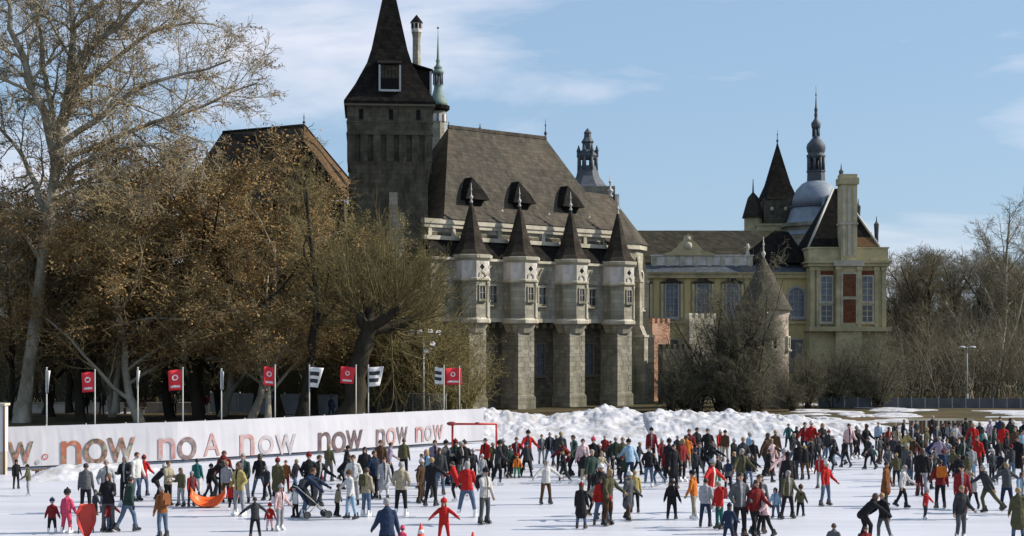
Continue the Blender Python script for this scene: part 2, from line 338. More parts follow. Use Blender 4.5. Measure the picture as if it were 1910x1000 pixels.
def window(parent, loc, rz, w, h, frame='window_frame', glass='window_glass', two=True, **k):
    key = (round(w, 2), round(h, 2), frame, glass, two, tuple(sorted(k.items())))
    if key not in WCACHE:
        b, p = window_mesh(w, h, **k)
        if two: WCACHE[key] = (b.mesh('window', M[frame]), p.mesh('pane', M[glass]))
        else:
            b.mat(1); b.add(p.v, p.f); WCACHE[key] = (b.mesh('window', [M[frame], M[glass]]), None)
    a, c = WCACHE[key]
    o = link(bpy.data.objects.new('window', a), parent); o.location = loc; o.rotation_euler = (0, 0, rz)
    if c: link(bpy.data.objects.new('pane', c), o)
    return o

# ---------------------------------------------------------------- the great hall with its four lake-side turrets
PHI = math.radians(40)
hall = tag(empty('castle_hall', (gx(829, 118), 118, 0), PHI), 'castle hall with steep brown roof and four pointed turrets on stone piers', 'castle')
EAVE, RIDGE, DEP, XL, XR = 15.25, 23.3, 8.6, -0.15, 18.6
b = MB(); b.box(-1.94, 18.4, 0, DEP - 0.2, -0.3, 14.2); b.obj('lower_wall', M['rubble_shaded'], hall)
b = MB(); b.box(-1.90, 18.35, 0.05, DEP - 0.3, 14.2, 14.85); b.obj('upper_wall', M['stone_lit'], hall)
b = MB(); b.box(-2.02, 18.48, -0.92, 0.02, 7.35, 12.35); b.obj('overhanging_storey', M['stone_lit'], hall)
b = MB()
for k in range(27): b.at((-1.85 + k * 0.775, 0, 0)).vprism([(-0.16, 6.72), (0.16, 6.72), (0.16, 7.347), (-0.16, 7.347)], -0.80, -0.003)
b.obj('corbel_row', M['rubble_shaded'], hall)
b = MB(); b.box(-2.1, 18.56, -1.02, -0.001, 7.18, 7.5); b.obj('string_course', M['trim'], hall)
b = MB(); b.box(-2.15, 18.7, -0.28, 0.35, 14.853, 15.22).box(-2.08, 18.6, -0.18, 0.3, 14.55, 14.85); b.obj('cornice', M['trim'], hall)
b = MB(); b.box(-2.1, 18.6, -0.22, 0.04, 13.60, 13.92); b.obj('sill_band', M['trim'], hall)
for k in range(9):
    x = -1.5 + k * 2.35
    b = MB(); b.box(x - 0.17, x + 0.17, -0.13, 0.049, 13.923, 14.547); b.obj('pilaster', M['trim'], hall)
b = MB()          # lean-to roof over the jettied storey, near-black colour standing in for its shade
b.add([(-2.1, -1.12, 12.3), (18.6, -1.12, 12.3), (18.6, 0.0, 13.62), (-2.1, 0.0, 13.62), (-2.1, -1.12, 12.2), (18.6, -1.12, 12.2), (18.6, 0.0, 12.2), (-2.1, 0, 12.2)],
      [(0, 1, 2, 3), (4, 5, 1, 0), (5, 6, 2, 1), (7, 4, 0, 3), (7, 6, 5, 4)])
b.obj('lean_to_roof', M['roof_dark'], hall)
b = MB(); b.box(-2.15, 18.65, -1.2, -0.9, 12.0, 12.203); b.obj('eaves_moulding', M['trim'], hall)
# main hipped roof, a little bell-cast at the eaves
def hip(b, x0, x1, y0, y1, z0, rx0, rx1, z1, flare=0.0):
    ym = (y0 + y1) / 2
    if flare:
        f = 0.16
        q = lambda a, c: a + (c - a) * f
        zm = z0 + (z1 - z0) * (f - flare)
        m = [(q(x0, rx0), q(y0, ym), zm), (q(x1, rx1), q(y0, ym), zm), (q(x1, rx1), q(y1, ym), zm), (q(x0, rx0), q(y1, ym), zm)]
        vs = [(x0, y0, z0), (x1, y0, z0), (x1, y1, z0), (x0, y1, z0)] + m + [(rx0, ym, z1), (rx1, ym, z1)]
        fs = [(0, 1, 5, 4), (1, 2, 6, 5), (2, 3, 7, 6), (3, 0, 4, 7), (4, 5, 9, 8), (5, 6, 9), (6, 7, 8, 9), (7, 4, 8), (3, 2, 1, 0)]
    else:
        vs = [(x0, y0, z0), (x1, y0, z0), (x1, y1, z0), (x0, y1, z0), (rx0, ym, z1), (rx1, ym, z1)]
        fs = [(0, 1, 5, 4), (1, 2, 5), (2, 3, 4, 5), (3, 0, 4), (3, 2, 1, 0)]
    return b.add(vs, fs)
b = MB(); hip(b, XL - 0.2, XR, -0.35, DEP + 0.3, EAVE, 3.7, 14.3, RIDGE, 0.05)
roof = b.obj('roof', M['roof_brown'], hall)
b = MB(); b.box(3.7, 14.3, 4.15, 4.4, RIDGE - 0.12, RIDGE + 0.16); b.obj('ridge_tiles', M['roof_brown'], roof)
def finial(parent, x, y, z, h, m='lead_dark', name='finial', s=1.0):
    b = MB(); b.at((x, y, z)).lathe([(0.10*s, -0.1), (0.13*s, 0), (0.05*s, h*0.12), (0.13*s, h*0.22), (0.14*s, h*0.28), (0.045*s, h*0.36), (0.035*s, h*0.6), (0.08*s, h*0.66), (0.03*s, h*0.72), (0.012, h)], 8, smooth=True)
    return b.obj(name, M[m], parent)
finial(roof, 14.3, 4.25, RIDGE, 1.7); finial(roof, 7.0, 4.25, RIDGE + 0.1, 0.5); finial(roof, 3.7, 4.25, RIDGE, 0.5)
SLOPE = (RIDGE - EAVE) / 4.3
for t in (3.5, 8.45, 13.9):        # hooded dormers
    y0 = 0.62; zb = EAVE + 0.62
    d = MB(); d.at((t, 0, 0)); d.box(-0.78, 0.78, y0, y0 + 1.4, zb, zb + 1.45)
    dm = d.obj('dormer', M['roof_dark'], hall)
    d = MB(); d.at((t, 0, 0)); d.vprism([(-0.64, zb + 0.18), (0.64, zb + 0.18), (0.64, zb + 1.35), (-0.64, zb + 1.35)], y0 - 0.02, y0 + 0.1); d.obj('dormer_opening', M['hole'], dm)
    d = MB(); d.at((t, 0, 0)); d.box(-0.3, 0.86, y0 - 0.16, y0 + 0.05, zb - 0.02, zb + 0.12); d.obj('dormer_sill', M['trim'], dm)
    d = MB(); d.at((t, 0, 0)); e = 1.25; zt = zb + 3.0
    d.add([(-e, y0 - 0.5, zb + 1.15), (e, y0 - 0.5, zb + 1.15), (e, y0 + 2.2, zb + 1.15), (-e, y0 + 2.2, zb + 1.15), (-0.75, y0 - 0.2, zb + 2.0), (0.75, y0 - 0.2, zb + 2.0), (0.75, y0 + 2.2, zb + 2.0), (-0.75, y0 + 2.2, zb + 2.0), (0, y0 + 0.3, zt), (0, y0 + 2.2, zt)],
          [(0, 1, 5, 4), (1, 2, 6, 5), (3, 0, 4, 7), (4, 5, 8), (5, 6, 9, 8), (7, 4, 8, 9), (2, 3, 7, 9, 6), (3, 2, 1, 0)])
    d.obj('dormer_hood', M['roof_dark'], dm)
for t in (6.3, 11.4, 16.0):        # little roof vents near the eaves
    d = MB(); d.at((t, 0.55, EAVE + 0.75)); d.vprism([(-0.16, 0), (0.16, 0), (0.16, 0.22), (0, 0.42), (-0.16, 0.22)], -0.1, 0.5); d.obj('roof_vent', M['trim'], hall)
# turrets
OCT = math.radians(22.5)
def turret(t):
    x, y = t, -1.3
    d = MB(); d.lathe([(1.05, 6.3), (1.45, 7.1), (1.45, 10.4), (1.45, 10.5)], 8, ph=OCT)
    tu = d.obj('turret', M['stone_lit'], hall); tu.location = (x, y, 0)
    d = MB(); d.lathe([(1.50, 10.45), (1.50, 12.1)], 8, ph=OCT); d.obj('plaster_drum', M['plaster'], tu)
    d = MB(); d.lathe([(1.47, 7.0), (1.62, 7.1), (1.62, 7.35), (1.47, 7.5)], 8, ph=OCT); d.obj('base_moulding', M['trim'], tu)
    d = MB(); d.lathe([(1.46, 10.3), (1.6, 10.42), (1.6, 10.56), (1.51, 10.66)], 8, ph=OCT); d.obj('middle_moulding', M['trim'], tu)
    d = MB(); d.lathe([(1.52, 11.95), (1.72, 12.15), (1.76, 12.38), (1.6, 12.44)], 8, ph=OCT); d.obj('cornice', M['trim'], tu)
    d = MB(); d.lathe([(1.68, 12.42), (1.30, 12.80), (1.02, 13.35), (0.70, 14.4), (0.37, 15.6), (0.05, 16.75)], 8, ph=OCT); d.obj('cone_roof', M['cone_red'], tu)
    finial(tu, 0, 0, 16.6, 1.5, 'galv', s=1.1)
    # quatrefoil openings in the plaster drum, arched niches below
    for k in range(8):
        a = -math.pi / 2 + k * math.pi / 4
        if -3.3 < a < 0.9:
            r = 1.50 * math.cos(math.pi / 8)
            d = MB(); d.at((r * math.cos(a), r * math.sin(a), 11.45), a + math.pi / 2)
            for (ox, oz) in ((0.11, 0), (-0.11, 0), (0, 0.11), (0, -0.11)):
                d.vprism([(ox + 0.11 * math.cos(q * math.pi / 4), oz + 0.11 * math.sin(q * math.pi / 4)) for q in range(8)], -0.012 - 0.002 * abs(oz) * 10, 0.05)
            d.obj('quatrefoil', M['hole'], tu)
            d = MB(); d.at((r * math.cos(a), r * math.sin(a), 0), a + math.pi / 2)
            d.vprism([(-0.36, 10.68), (-0.26, 10.68), (-0.2, 10.92), (0, 11.04), (0.2, 10.92), (0.26, 10.68), (0.36, 10.68), (0.3, 11.0), (0, 11.18), (-0.3, 11.0)], -0.07, 0.03)
            d.obj('niche_arch', M['trim'], tu)
            r2 = 1.45 * math.cos(math.pi / 8)
            window(tu, (r2 * math.cos(a), r2 * math.sin(a), 8.95), a + math.pi / 2, 0.52, 1.0, 'stone_lit', 'window_glass', two=False, nv=1, nh=1, fr=0.08, depth=0.10)
        b2 = -math.pi / 2 + math.pi / 8 + k * math.pi / 4
        if -3.3 < b2 < 1.0:      # corner shafts
            d = MB(); d.lathe([(0.13, 7.45), (0.10, 7.6), (0.10, 10.1), (0.14, 10.32)], 6, 1.44 * math.cos(b2), 1.44 * math.sin(b2), smooth=True); d.obj('corner_shaft', M['trim'], tu)
    # square pier under the turret
    d = MB(); d.box(-0.82, 0.82, -0.82, 1.28, -0.3, 6.75)
    pr = d.obj('pier', M['stone_grey'], hall); pr.location = (x, y, 0)
    d = MB(); d.box(-0.94, 0.94, -0.94, 1.27, -0.3, 1.1).add([(-0.94, -0.94, 1.1), (0.94, -0.94, 1.1), (0.821, -0.821, 1.32), (-0.821, -0.821, 1.32), (-0.94, 1.27, 1.1), (0.94, 1.27, 1.1), (0.821, 1.27, 1.32), (-0.821, 1.27, 1.32)],
        [(0, 1, 2, 3), (1, 5, 6, 2), (4, 0, 3, 7)])
    d.obj('pier_plinth', M['stone_grey'], pr)
    rs = random.Random(int(t * 10))
    z = 1.45; zi = 0       # dressed quoin blocks at the pier's front corners
    while z < 6.4:
        h = 0.42
        for sx in (-1, 1):
            w = 0.36 if (zi % 2 == 0) else 0.54
            q = MB(); xa, xb = (-0.84, -0.84 + w) if sx < 0 else (0.84 - w, 0.84)
            q.box(xa, xb, -0.84, -0.84 + 1.04 - w, z + 0.012, z + h - 0.012); q.obj('stone_block', M['stone_lit'] if rs.random() < 0.6 else M['stone_grey'], pr)
        z += h; zi += 1
TUR = (1.65, 6.63, 12.2, 17.65)
for t in TUR: turret(t)
for t in (3.25, 8.35, 13.85, 4.6, 9.8, 15.3):      # tall windows of the lower wall between the piers
    window(hall, (t, 0.0, 2.9), 0, 0.95, 2.5, 'dark_frame', 'window_pale', nv=1, nh=3, fr=0.16, depth=0.22)
for t in (-0.9, 4.05, 9.3, 14.9):                  # windows of the jettied storey
    window(hall, (t, -0.92, 8.7), 0, 0.8, 1.35, 'stone_lit', 'window_glass', nv=1, nh=1, fr=0.15, depth=0.2)
for t in (4.05, 9.3, 14.9):
    d = MB(); d.at((t, -0.92, 10.35)); d.vprism([(-0.75, 0), (0.75, 0), (0.62, 0.45), (0.3, 0.72), (0, 1.25), (-0.3, 0.72), (-0.62, 0.45)], -0.12, 0.0); d.obj('window_gable', M['stone_grey'], hall)
# chapel-like bay closing the facade at the right
b = MB(); b.prism([(18.41, 0.0), (21.2, 0.0), (22.9, 0.9), (23.4, 2.8), (22.9, 4.4), (18.41, 4.8)], -0.3, 13.7); b.obj('chapel_wall', M['stone_lit'], hall)
b = MB(); b.prism([(18.3, -0.3), (21.3, -0.3), (23.2, 0.7), (23.75, 2.8), (23.2, 4.7), (18.3, 5.0)], 13.7, 14.15); b.obj('chapel_cornice', M['trim'], hall)
b = MB(); b.add([(17.2, -0.4, 14.153), (21.4, -0.4, 14.153), (23.35, 0.62, 14.153), (23.9, 2.8, 14.153), (23.3, 4.9, 14.153), (17.2, 5.1, 14.153), (17.2, 2.4, 18.7), (20.3, 2.4, 18.6)],
              [(0, 1, 7, 6), (1, 2, 7), (2, 3, 7), (3, 4, 7), (4, 5, 6, 7), (5, 0, 6), (5, 4, 3, 2, 1, 0)]); cr = b.obj('chapel_roof', M['roof_brown'], hall)
finial(cr, 20.3, 2.4, 18.5, 1.9, 'galv', s=2.0)
b = MB(); b.at((20.9, 2.4, 18.3)).box(-0.25, 0.25, -0.25, 0.25, -1.0, 0.4); b.obj('finial_block', M['lead_dark'], cr)
for (px_, py_, rz_) in ((19.9, 0.0, 0), (22.05, 0.45, math.radians(27.9))):
    window(hall, (px_, py_, 8.6), rz_, 0.85, 3.2, 'trim', 'hole', arched=True, nv=1, nh=2, fr=0.18, depth=0.2)
for (bx, by, rz_) in ((21.2, 0.05, math.radians(14)), (22.9, 0.95, math.radians(48)), (18.95, 0.05, 0)):
    d = MB(); d.at((bx, by, 0), rz_); d.box(-0.32, 0.32, -1.0, 0.1, -0.3, 6.0); d.add([(-0.32, -1.0, 6.003), (0.32, -1.0, 6.003), (0.32, -0.55, 7.0), (-0.32, -0.55, 7.0), (-0.32, 0.1, 6.003), (0.32, 0.1, 6.003), (0.32, 0.1, 7.0), (-0.32, 0.1, 7.0)], [(0, 1, 2, 3), (1, 5, 6, 2), (4, 0, 3, 7), (3, 2, 6, 7)])
    d.box(-0.26, 0.26, -0.52, 0.1, 7.0, 11.0); d.add([(-0.26, -0.52, 11.0), (0.26, -0.52, 11.0), (0.26, 0.1, 11.0), (-0.26, 0.1, 11.0), (0, -0.1, 13.2)], [(0, 1, 4), (1, 2, 4), (2, 3, 4), (3, 0, 4)])
    bt = d.obj('buttress', M['stone_lit'], hall)
    d = MB(); d.at((bx, by, 0), rz_); d.box(-0.38, 0.38, -1.08, 0.08, 6.0, 6.2).box(-0.32, 0.32, -0.6, 0.08, 10.85, 11.05); d.obj('offset_moulding', M['trim'], bt)

# ---------------------------------------------------------------- the great gate tower
tw = tag(empty('gate_tower', (gx(726, 119.5), 119.5, 0), math.radians(5.5)), 'tall dark square stone tower with steep black pyramid roof', 'tower')
PXM = F / 116.5
hw = 71 / PXM
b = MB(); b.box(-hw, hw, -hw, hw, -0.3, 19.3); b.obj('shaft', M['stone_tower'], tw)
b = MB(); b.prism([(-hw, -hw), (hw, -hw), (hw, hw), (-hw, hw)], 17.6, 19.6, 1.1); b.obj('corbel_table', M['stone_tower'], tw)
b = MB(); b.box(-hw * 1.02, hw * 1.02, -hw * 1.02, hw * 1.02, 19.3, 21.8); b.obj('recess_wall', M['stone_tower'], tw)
ow = hw * 1.115
for s4 in range(4):
    for k in range(7):
        x = -ow + 0.32 + k * (2 * ow - 0.64) / 6
        b = MB(); b.box(x - 0.28, x + 0.28, -ow, -hw * 0.98, 19.55, 21.7).add([(x - 0.28, -ow, 19.55), (x + 0.28, -ow, 19.55), (x + 0.28, -hw, 18.7), (x - 0.28, -hw, 18.7), (x - 0.28, -hw, 19.55), (x + 0.28, -hw, 19.55)], [(0, 3, 2, 1), (0, 4, 3), (1, 2, 5)])
        p = b.obj('machicolation_pier', M['stone_tower'], tw); p.rotation_euler = (0, 0, s4 * math.pi / 2)
b = MB(); b.box(-ow, ow, -ow, ow, 21.7, 24.05); b.obj('parapet', M['stone_tower'], tw)
b = MB(); b.box(-ow - 0.05, ow + 0.05, -ow - 0.05, ow + 0.05, 22.55, 22.68); b.box(-ow - 0.06, ow + 0.06, -ow - 0.06, ow + 0.06, 21.62, 21.78); b.obj('string_course', M['stone_tower'], tw)
for s4 in range(4):
    for x in (-2.2, 0.1, 2.2):
        b = MB(); b.box(x - 0.16, x + 0.16, -ow - 0.015, -ow + 0.1, 22.8, 23.6); p = b.obj('arrow_slit', M['hole'], tw); p.rotation_euler = (0, 0, s4 * math.pi / 2)
ev = 85 / PXM
b = MB(); b.lathe([(r * math.sqrt(2), z) for r, z in ((ev, 24.0), (ev, 24.22), (ev * 0.76, 25.6), (ev * 0.5, 27.45), (ev * 0.40, 28.6), (ev * 0.03, 34.9))], 4, ph=math.pi / 4)
tr = b.obj('roof', M['roof_dark'], tw)
b = MB(); b.box(-ev + 0.02, ev - 0.02, -ev + 0.02, ev - 0.02, 23.85, 23.997); b.obj('eaves', M['dark_frame'], tr)
finial(tr, 0, 0, 34.7, 2.0)
for s4 in range(2):
    b = MB(); yb = -ev * 0.93
    b.box(-0.80, 0.80, yb, yb + 2.6, 25.0, 27.1); d = b.obj('roof_dormer', M['roof_dark'], tw)
    b = MB(); b.box(-0.86, -0.72, yb - 0.06, yb + 0.1, 25.0, 27.05).box(0.72, 0.86, yb - 0.06, yb + 0.1, 25.0, 27.05).box(-0.718, 0.718, yb - 0.06, yb + 0.1, 24.98, 25.14); b.obj('dormer_frame', M['grey_board'], d)
    b = MB(); b.box(-0.7, 0.7, yb - 0.015, yb + 0.1, 25.15, 26.0); b.obj('dormer_opening', M['hole'], d)
    b = MB()
    for q in range(5): b.box(-0.69 + q * 0.28, -0.44 + q * 0.28, yb - 0.035, yb + 0.05, 26.0, 27.0)
    b.obj('shutter', M['roof_slate'], d)
    b = MB(); b.add([(-0.98, yb - 0.15, 27.08), (0.98, yb - 0.15, 27.08), (0.98, yb + 2.7, 27.9), (-0.98, yb + 2.7, 27.9), (-0.98, yb - 0.15, 27.18), (0.98, yb - 0.15, 27.18), (0.98, yb + 2.7, 28.0), (-0.98, yb + 2.7, 28.0)], [(3, 2, 1, 0), (4, 5, 6, 7), (0, 1, 5, 4), (1, 2, 6, 5), (2, 3, 7, 6), (3, 0, 4, 7)]); b.obj('dormer_roof', M['roof_dark'], d)
    d.rotation_euler = (0, 0, s4 * math.pi / 2)
b = MB(); b.box(-0.05, 0.6, -hw - 0.25, -hw + 0.1, 11.0, 17.2).box(0.6, 1.1, -hw - 0.25, -hw + 0.1, 11.0, 15.6); b.obj('stepped_sun_patch', M['stone_grey'], tw)  # pale stepped block standing in for a patch of sunlight on the tower
window(tw, (1.6, -hw, 9.5), 0, 0.5, 1.2, 'stone_tower', 'hole', nv=0, nh=0); window(tw, (-1.4, -hw, 13.5), 0, 0.4, 1.0, 'stone_tower', 'hole', nv=0, nh=0)

# tall chimney stack behind the tower roof
Y = 124.5; s = Y / F
ch = tag(empty('chimney', (gx(777, Y), Y, 0)), 'slender pale stone chimney with black pointed cap behind the tower roof', 'chimney')
b = MB(); b.lathe([(0.55, 16), (0.5, gz(150, Y)), (0.52, gz(148, Y)), (0.36, gz(125, Y)), (0.34, gz(72, Y)), (0.42, gz(62, Y)), (0.42, gz(60, Y))], 8, ph=OCT); b.obj('stack', M['stone_lit'], ch)
b = MB(); b.lathe([(0.45, gz(61, Y)), (0.45, gz(42, Y))], 8, ph=OCT); b.obj('chimney_head', M['plaster'], ch)
for k in range(8):
    a = k * math.pi / 4; b = MB(); b.at((0.42 * math.cos(a), 0.42 * math.sin(a), gz(54, Y)), a + math.pi / 2); b.box(-0.09, 0.09, -0.03, 0.1, 0, 0.4); b.obj('smoke_opening', M['hole'], ch)
b = MB(); b.lathe([(0.56, gz(43, Y)), (0.5, gz(41, Y)), (0.03, gz(28, Y))], 8, ph=OCT); b.obj('cap', M['roof_dark'], ch)

# copper-spired stair tower between the tower and the hall
Y = 130.0
st = tag(empty('spire_tower', (gx(817, Y), Y, 0)), 'slim stair tower with green copper onion spire beside the gate tower', 'tower')
b = MB(); b.lathe([(0.72, 0), (0.72, gz(206, Y))], 10); b.obj('shaft', M['stone_lit'], st)
b = MB(); b.lathe([(0.82, gz(208, Y)), (1.0, gz(205, Y)), (1.02, gz(198, Y)), (0.8, gz(197, Y))], 10); b.obj('cornice', M['roof_dark'], st)
for k in range(10):
    a = k * math.pi / 5; b = MB(); b.at((0.8 * math.cos(a) * .95, 0.8 * math.sin(a) * .95, gz(228, Y)), a + math.pi / 2); b.box(-0.13, 0.13, -0.05, 0.05, 0, 0.65); b.obj('belfry_light', M['white_paint'], st)
b = MB(); b.lathe([(0.90, gz(199, Y)), (0.80, gz(190, Y)), (0.52, gz(178, Y)), (0.36, gz(166, Y)), (0.34, gz(160, Y)), (0.42, gz(158, Y))], 10, smooth=True); b.obj('onion_roof', M['copper'], st)
b = MB()
for k in range(6):
    a = k * math.pi / 3 + 0.2; b.tube((0.38 * math.cos(a), 0.38 * math.sin(a), gz(159, Y)), (0.38 * math.cos(a), 0.38 * math.sin(a), gz(138, Y)), 0.07)
b.lathe([(0.2, gz(159, Y)), (0.2, gz(138, Y))], 8); b.obj('lantern', M['lead_dark'], st)
b = MB(); b.lathe([(0.42, gz(139, Y)), (0.52, gz(136, Y)), (0.5, gz(133, Y)), (0.30, gz(129, Y)), (0.42, gz(127, Y)), (0.2, gz(122, Y)), (0.14, gz(117, Y)), (0.20, gz(114, Y)), (0.12, gz(110, Y)), (0.03, gz(66, Y)), (0.02, gz(55, Y))], 10, smooth=True)
b.ball((0, 0, gz(52, Y)), 0.11); b.obj('spire', M['copper'], st)
# low wing joining tower and hall
b = MB(); b.at((gx(808, 119.5), 119.5, 0), PHI); b.box(-1.6, 1.2, -0.4, 3.0, -0.3, 12.6)
wg = b.obj('link_wing', M['stone_lit']); tag(wg, 'narrow stone wing wedged between the dark tower and the hall', 'building')
b = MB(); b.at((gx(808, 119.5), 119.5, 0), PHI); b.add([(-1.75, -0.55, 12.603), (1.3, -0.55, 12.603), (1.3, 3.1, 12.603), (-1.75, 3.1, 12.603), (1.3, -0.2, 15.0), (1.3, 3.1, 16.4), (-1.75, 3.1, 16.9)], [(0, 1, 4), (1, 2, 5, 4), (2, 3, 6, 5), (3, 0, 6), (0, 4, 5, 6), (3, 2, 1, 0)]); b.obj('roof', M['roof_slate'], wg)

# ---------------------------------------------------------------- left wing: big hipped roof above the trees
lb = tag(empty('left_wing', (0, 0, 0)), 'castle wing with big dark hipped roof whose right slope is painted sunlit orange', 'building')
A2, A1, C1, C2 = at(567, 234, 131), at(566, 263, 128.6), at(647, 372, 124), at(662, 348, 133)
RL, EL, BL, BB = at(415, 247, 131), at(330, 392, 124), at(330, 370, 138), at(665, 360, 138)
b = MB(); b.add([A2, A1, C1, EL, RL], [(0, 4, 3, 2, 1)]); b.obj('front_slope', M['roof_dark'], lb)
b = MB(); b.add([A2, A1, C1, C2], [(0, 1, 2, 3)]); b.obj('right_slope', M['roof_red'], lb)  # one roof in two colours: orange for its sunlit side, near-black for shade
b = MB(); b.add([A2, RL, BL, BB, C2, EL], [(0, 3, 2, 1), (0, 4, 3), (1, 2, 5)]); b.obj('back_slope', M['roof_dark'], lb)
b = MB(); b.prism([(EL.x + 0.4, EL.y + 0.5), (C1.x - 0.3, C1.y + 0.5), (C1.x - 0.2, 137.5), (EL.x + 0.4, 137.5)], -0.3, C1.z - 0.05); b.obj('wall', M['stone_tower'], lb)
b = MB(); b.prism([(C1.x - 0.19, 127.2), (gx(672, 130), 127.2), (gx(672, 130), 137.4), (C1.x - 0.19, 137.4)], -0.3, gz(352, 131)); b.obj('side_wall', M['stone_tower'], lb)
b = MB(); b.tube(A2, C2, 0.14); b.tube(A2, RL, 0.14); b.tube(A1, C1, 0.10); b.obj('ridge_tiles', M['roof_dark'], lb)
finial(lb, A2.x, A2.y, A2.z, 1.1)
for k in range(6): window(lb, (EL.x + 1.6 + k * 2.1, EL.y + 0.5, 8.0), 0, 0.9, 2.0, 'trim', 'window_glass', nv=1, nh=2)

# ---------------------------------------------------------------- ornate stone lantern tower behind the hall roof
Y = 152.0
lt = tag(empty('lantern_tower', (gx(1096, Y), Y, 0)), 'ornate grey openwork stone lantern tower with pinnacles behind the hall roof', 'tower')
b = MB(); b.box(-2.6, 2.6, -2.6, 2.6, -0.3, gz(352, Y)); b.obj('shaft', M['stone_grey'], lt)
b = MB(); b.lathe([(2.5, gz(356, Y)), (1.9, gz(346, Y)), (1.25, gz(330, Y)), (0.98, gz(310, Y))], 8, ph=OCT); b.obj('skirt_roof', M['lead_dark'], lt)
for k in range(8):
    a = OCT + k * math.pi / 4; b = MB(); b.tube((0.92 * math.cos(a), 0.92 * math.sin(a), gz(325, Y)), (0.92 * math.cos(a), 0.92 * math.sin(a), gz(290, Y)), 0.2, 0.17); b.obj('lantern_pillar', M['lead_dark'], lt)
b = MB(); b.lathe([(0.95, gz(326, Y)), (0.95, gz(312, Y))], 8, ph=OCT); b.lathe([(1.0, gz(297, Y)), (1.15, gz(291, Y)), (0.9, gz(284, Y)), (0.62, gz(280, Y))], 8, ph=OCT); b.obj('lantern_ring', M['lead_dark'], lt)
for k in range(8):
    a = OCT + k * math.pi / 4; b = MB(); b.at((1.0 * math.cos(a), 1.0 * math.sin(a), gz(293, Y))); b.lathe([(0.17, 0), (0.15, 0.5), (0.2, 0.6), (0.02, 1.15)], 6); b.obj('pinnacle', M['lead_dark'], lt)
b = MB(); b.lathe([(0.6, gz(283, Y)), (0.55, gz(268, Y)), (0.68, gz(265, Y)), (0.4, gz(257, Y)), (0.36, gz(250, Y)), (0.42, gz(248, Y)), (0.03, gz(239, Y))], 8, ph=OCT); b.obj('crown_spire', M['lead_dark'], lt)

# ---------------------------------------------------------------- yellow baroque palace
Y = 150.0; pm = F / Y
pal = tag(empty('baroque_palace', (gx(1360, Y), Y, 0)), 'yellow baroque palace wing with arched windows and dark roof', 'palace')
ox = gx(1360, Y)
def P(px): return gx(px, Y) - ox
def Z(py): return gz(py, Y)
b = MB(); b.box(P(1150), P(1506), 0, 11, -0.3, Z(519)); b.obj('wall', M['yellow_wall'], pal)
b = MB(); b.box(P(1148), P(1507), -0.35, 11, Z(519), Z(511)); b.box(P(1148), P(1507), -0.55, 11, Z(510.9), Z(508)); b.obj('entablature', M['ochre_trim'], pal)
b = MB(); b.add([(P(1148), -0.6, Z(508)), (P(1507), -0.6, Z(508)), (P(1507), 0.9, Z(491)), (P(1148), 0.9, Z(491)), (P(1507), 0.9, Z(508)), (P(1148), 0.9, Z(508))], [(0, 1, 2, 3), (1, 4, 2), (5, 0, 3)]); b.obj('lead_gutter_roof', M['lead_dark'], pal)
b = MB(); b.box(P(1216), P(1406), 0.6, 1.0, Z(500), Z(477)); b.box(P(1214), P(1408), 0.5, 1.1, Z(476.9), Z(474.5)); b.obj('parapet', M['plaster'], pal)
for k in range(8):
    x = P(1222 + k * 25.5); b = MB(); b.box(x - 0.22, x + 0.22, 0.48, 0.6, Z(499), Z(478)); b.obj('parapet_pier', M['trim'], pal)
b = MB(); hip(b, P(1120), P(1507), 0.7, 10.6, Z(493), P(1135), P(1460), gz(430, Y + 5.6)); rf = b.obj('roof', M['roof_slate'], pal)
b = MB(); b.add([(P(1420), -0.2, Z(490)), (P(1510), -0.2, Z(490)), (P(1510), 6, Z(490)), (P(1420), 6, Z(490)), (P(1452), 2.2, gz(430, Y + 2.2)), (P(1478), 2.2, gz(432, Y + 2.2)), (P(1380), 2.6, Z(484))], [(0, 1, 5, 4), (1, 2, 5), (2, 3, 4, 5), (6, 0, 4), (3, 6, 4)]); b.obj('corner_roof', M['roof_dark'], pal)
# curved pediment
pts = [(1238, 476), (1240, 472), (1254, 468), (1264, 460), (1270, 452), (1276, 448), (1278, 440), (1285, 436), (1292, 440), (1294, 448), (1300, 452), (1306, 460), (1316, 468), (1330, 472), (1332, 476)]
b = MB(); b.vprism([(P(p[0]), Z(p[1])) for p in pts][::-1][::1] if False else [(P(p[0]), Z(p[1])) for p in reversed(pts)], 0.4, 0.95); pd = b.obj('pediment', M['ochre_trim'], pal)
b = MB(); b.ball((P(1285), 0.36, Z(458)), 0.38, 10, sy=0.4); b.ball((P(1285), 0.4, Z(445)), 0.24, 8, sy=0.5); b.obj('pediment_crest', M['trim'], pd)
b = MB(); b.at((P(1397), 0.8, Z(475))).lathe([(0.28, 0), (0.2, 0.2), (0.12, 0.45), (0.2, 0.75), (0.16, 1.0), (0.08, 1.15)], 8, smooth=True); b.box(-0.35, 0.35, -0.06, 0.06, 0.72, 0.86); b.obj('parapet_statue', M['trim'], pal)
for px in (1196, 1253, 1311, 1366, 1425):
    window(pal, (P(px), 0, Z(591)), 0, 1.15, (591 - 531) / pm, 'window_frame', 'window_pale', arched=False, nv=2, nh=4, fr=0.16, depth=0.2)
    d = MB(); d.at((P(px), 0, Z(529))); d.vprism([(-1.15, 0.0), (1.15, 0.0), (1.0, 0.2), (0.55, 0.3), (0.25, 0.62), (-0.25, 0.62), (-0.55, 0.3), (-1.0, 0.2)], -0.28, 0); d.obj('window_head', M['roof_slate'], pal)
    for s_ in (-1, 1):
        d = MB(); d.box(P(px) + s_ * 0.98 - 0.13, P(px) + s_ * 0.98 + 0.13, -0.24, 0, Z(594), Z(529.5)); d.obj('window_jamb', M['ochre_trim'], pal)
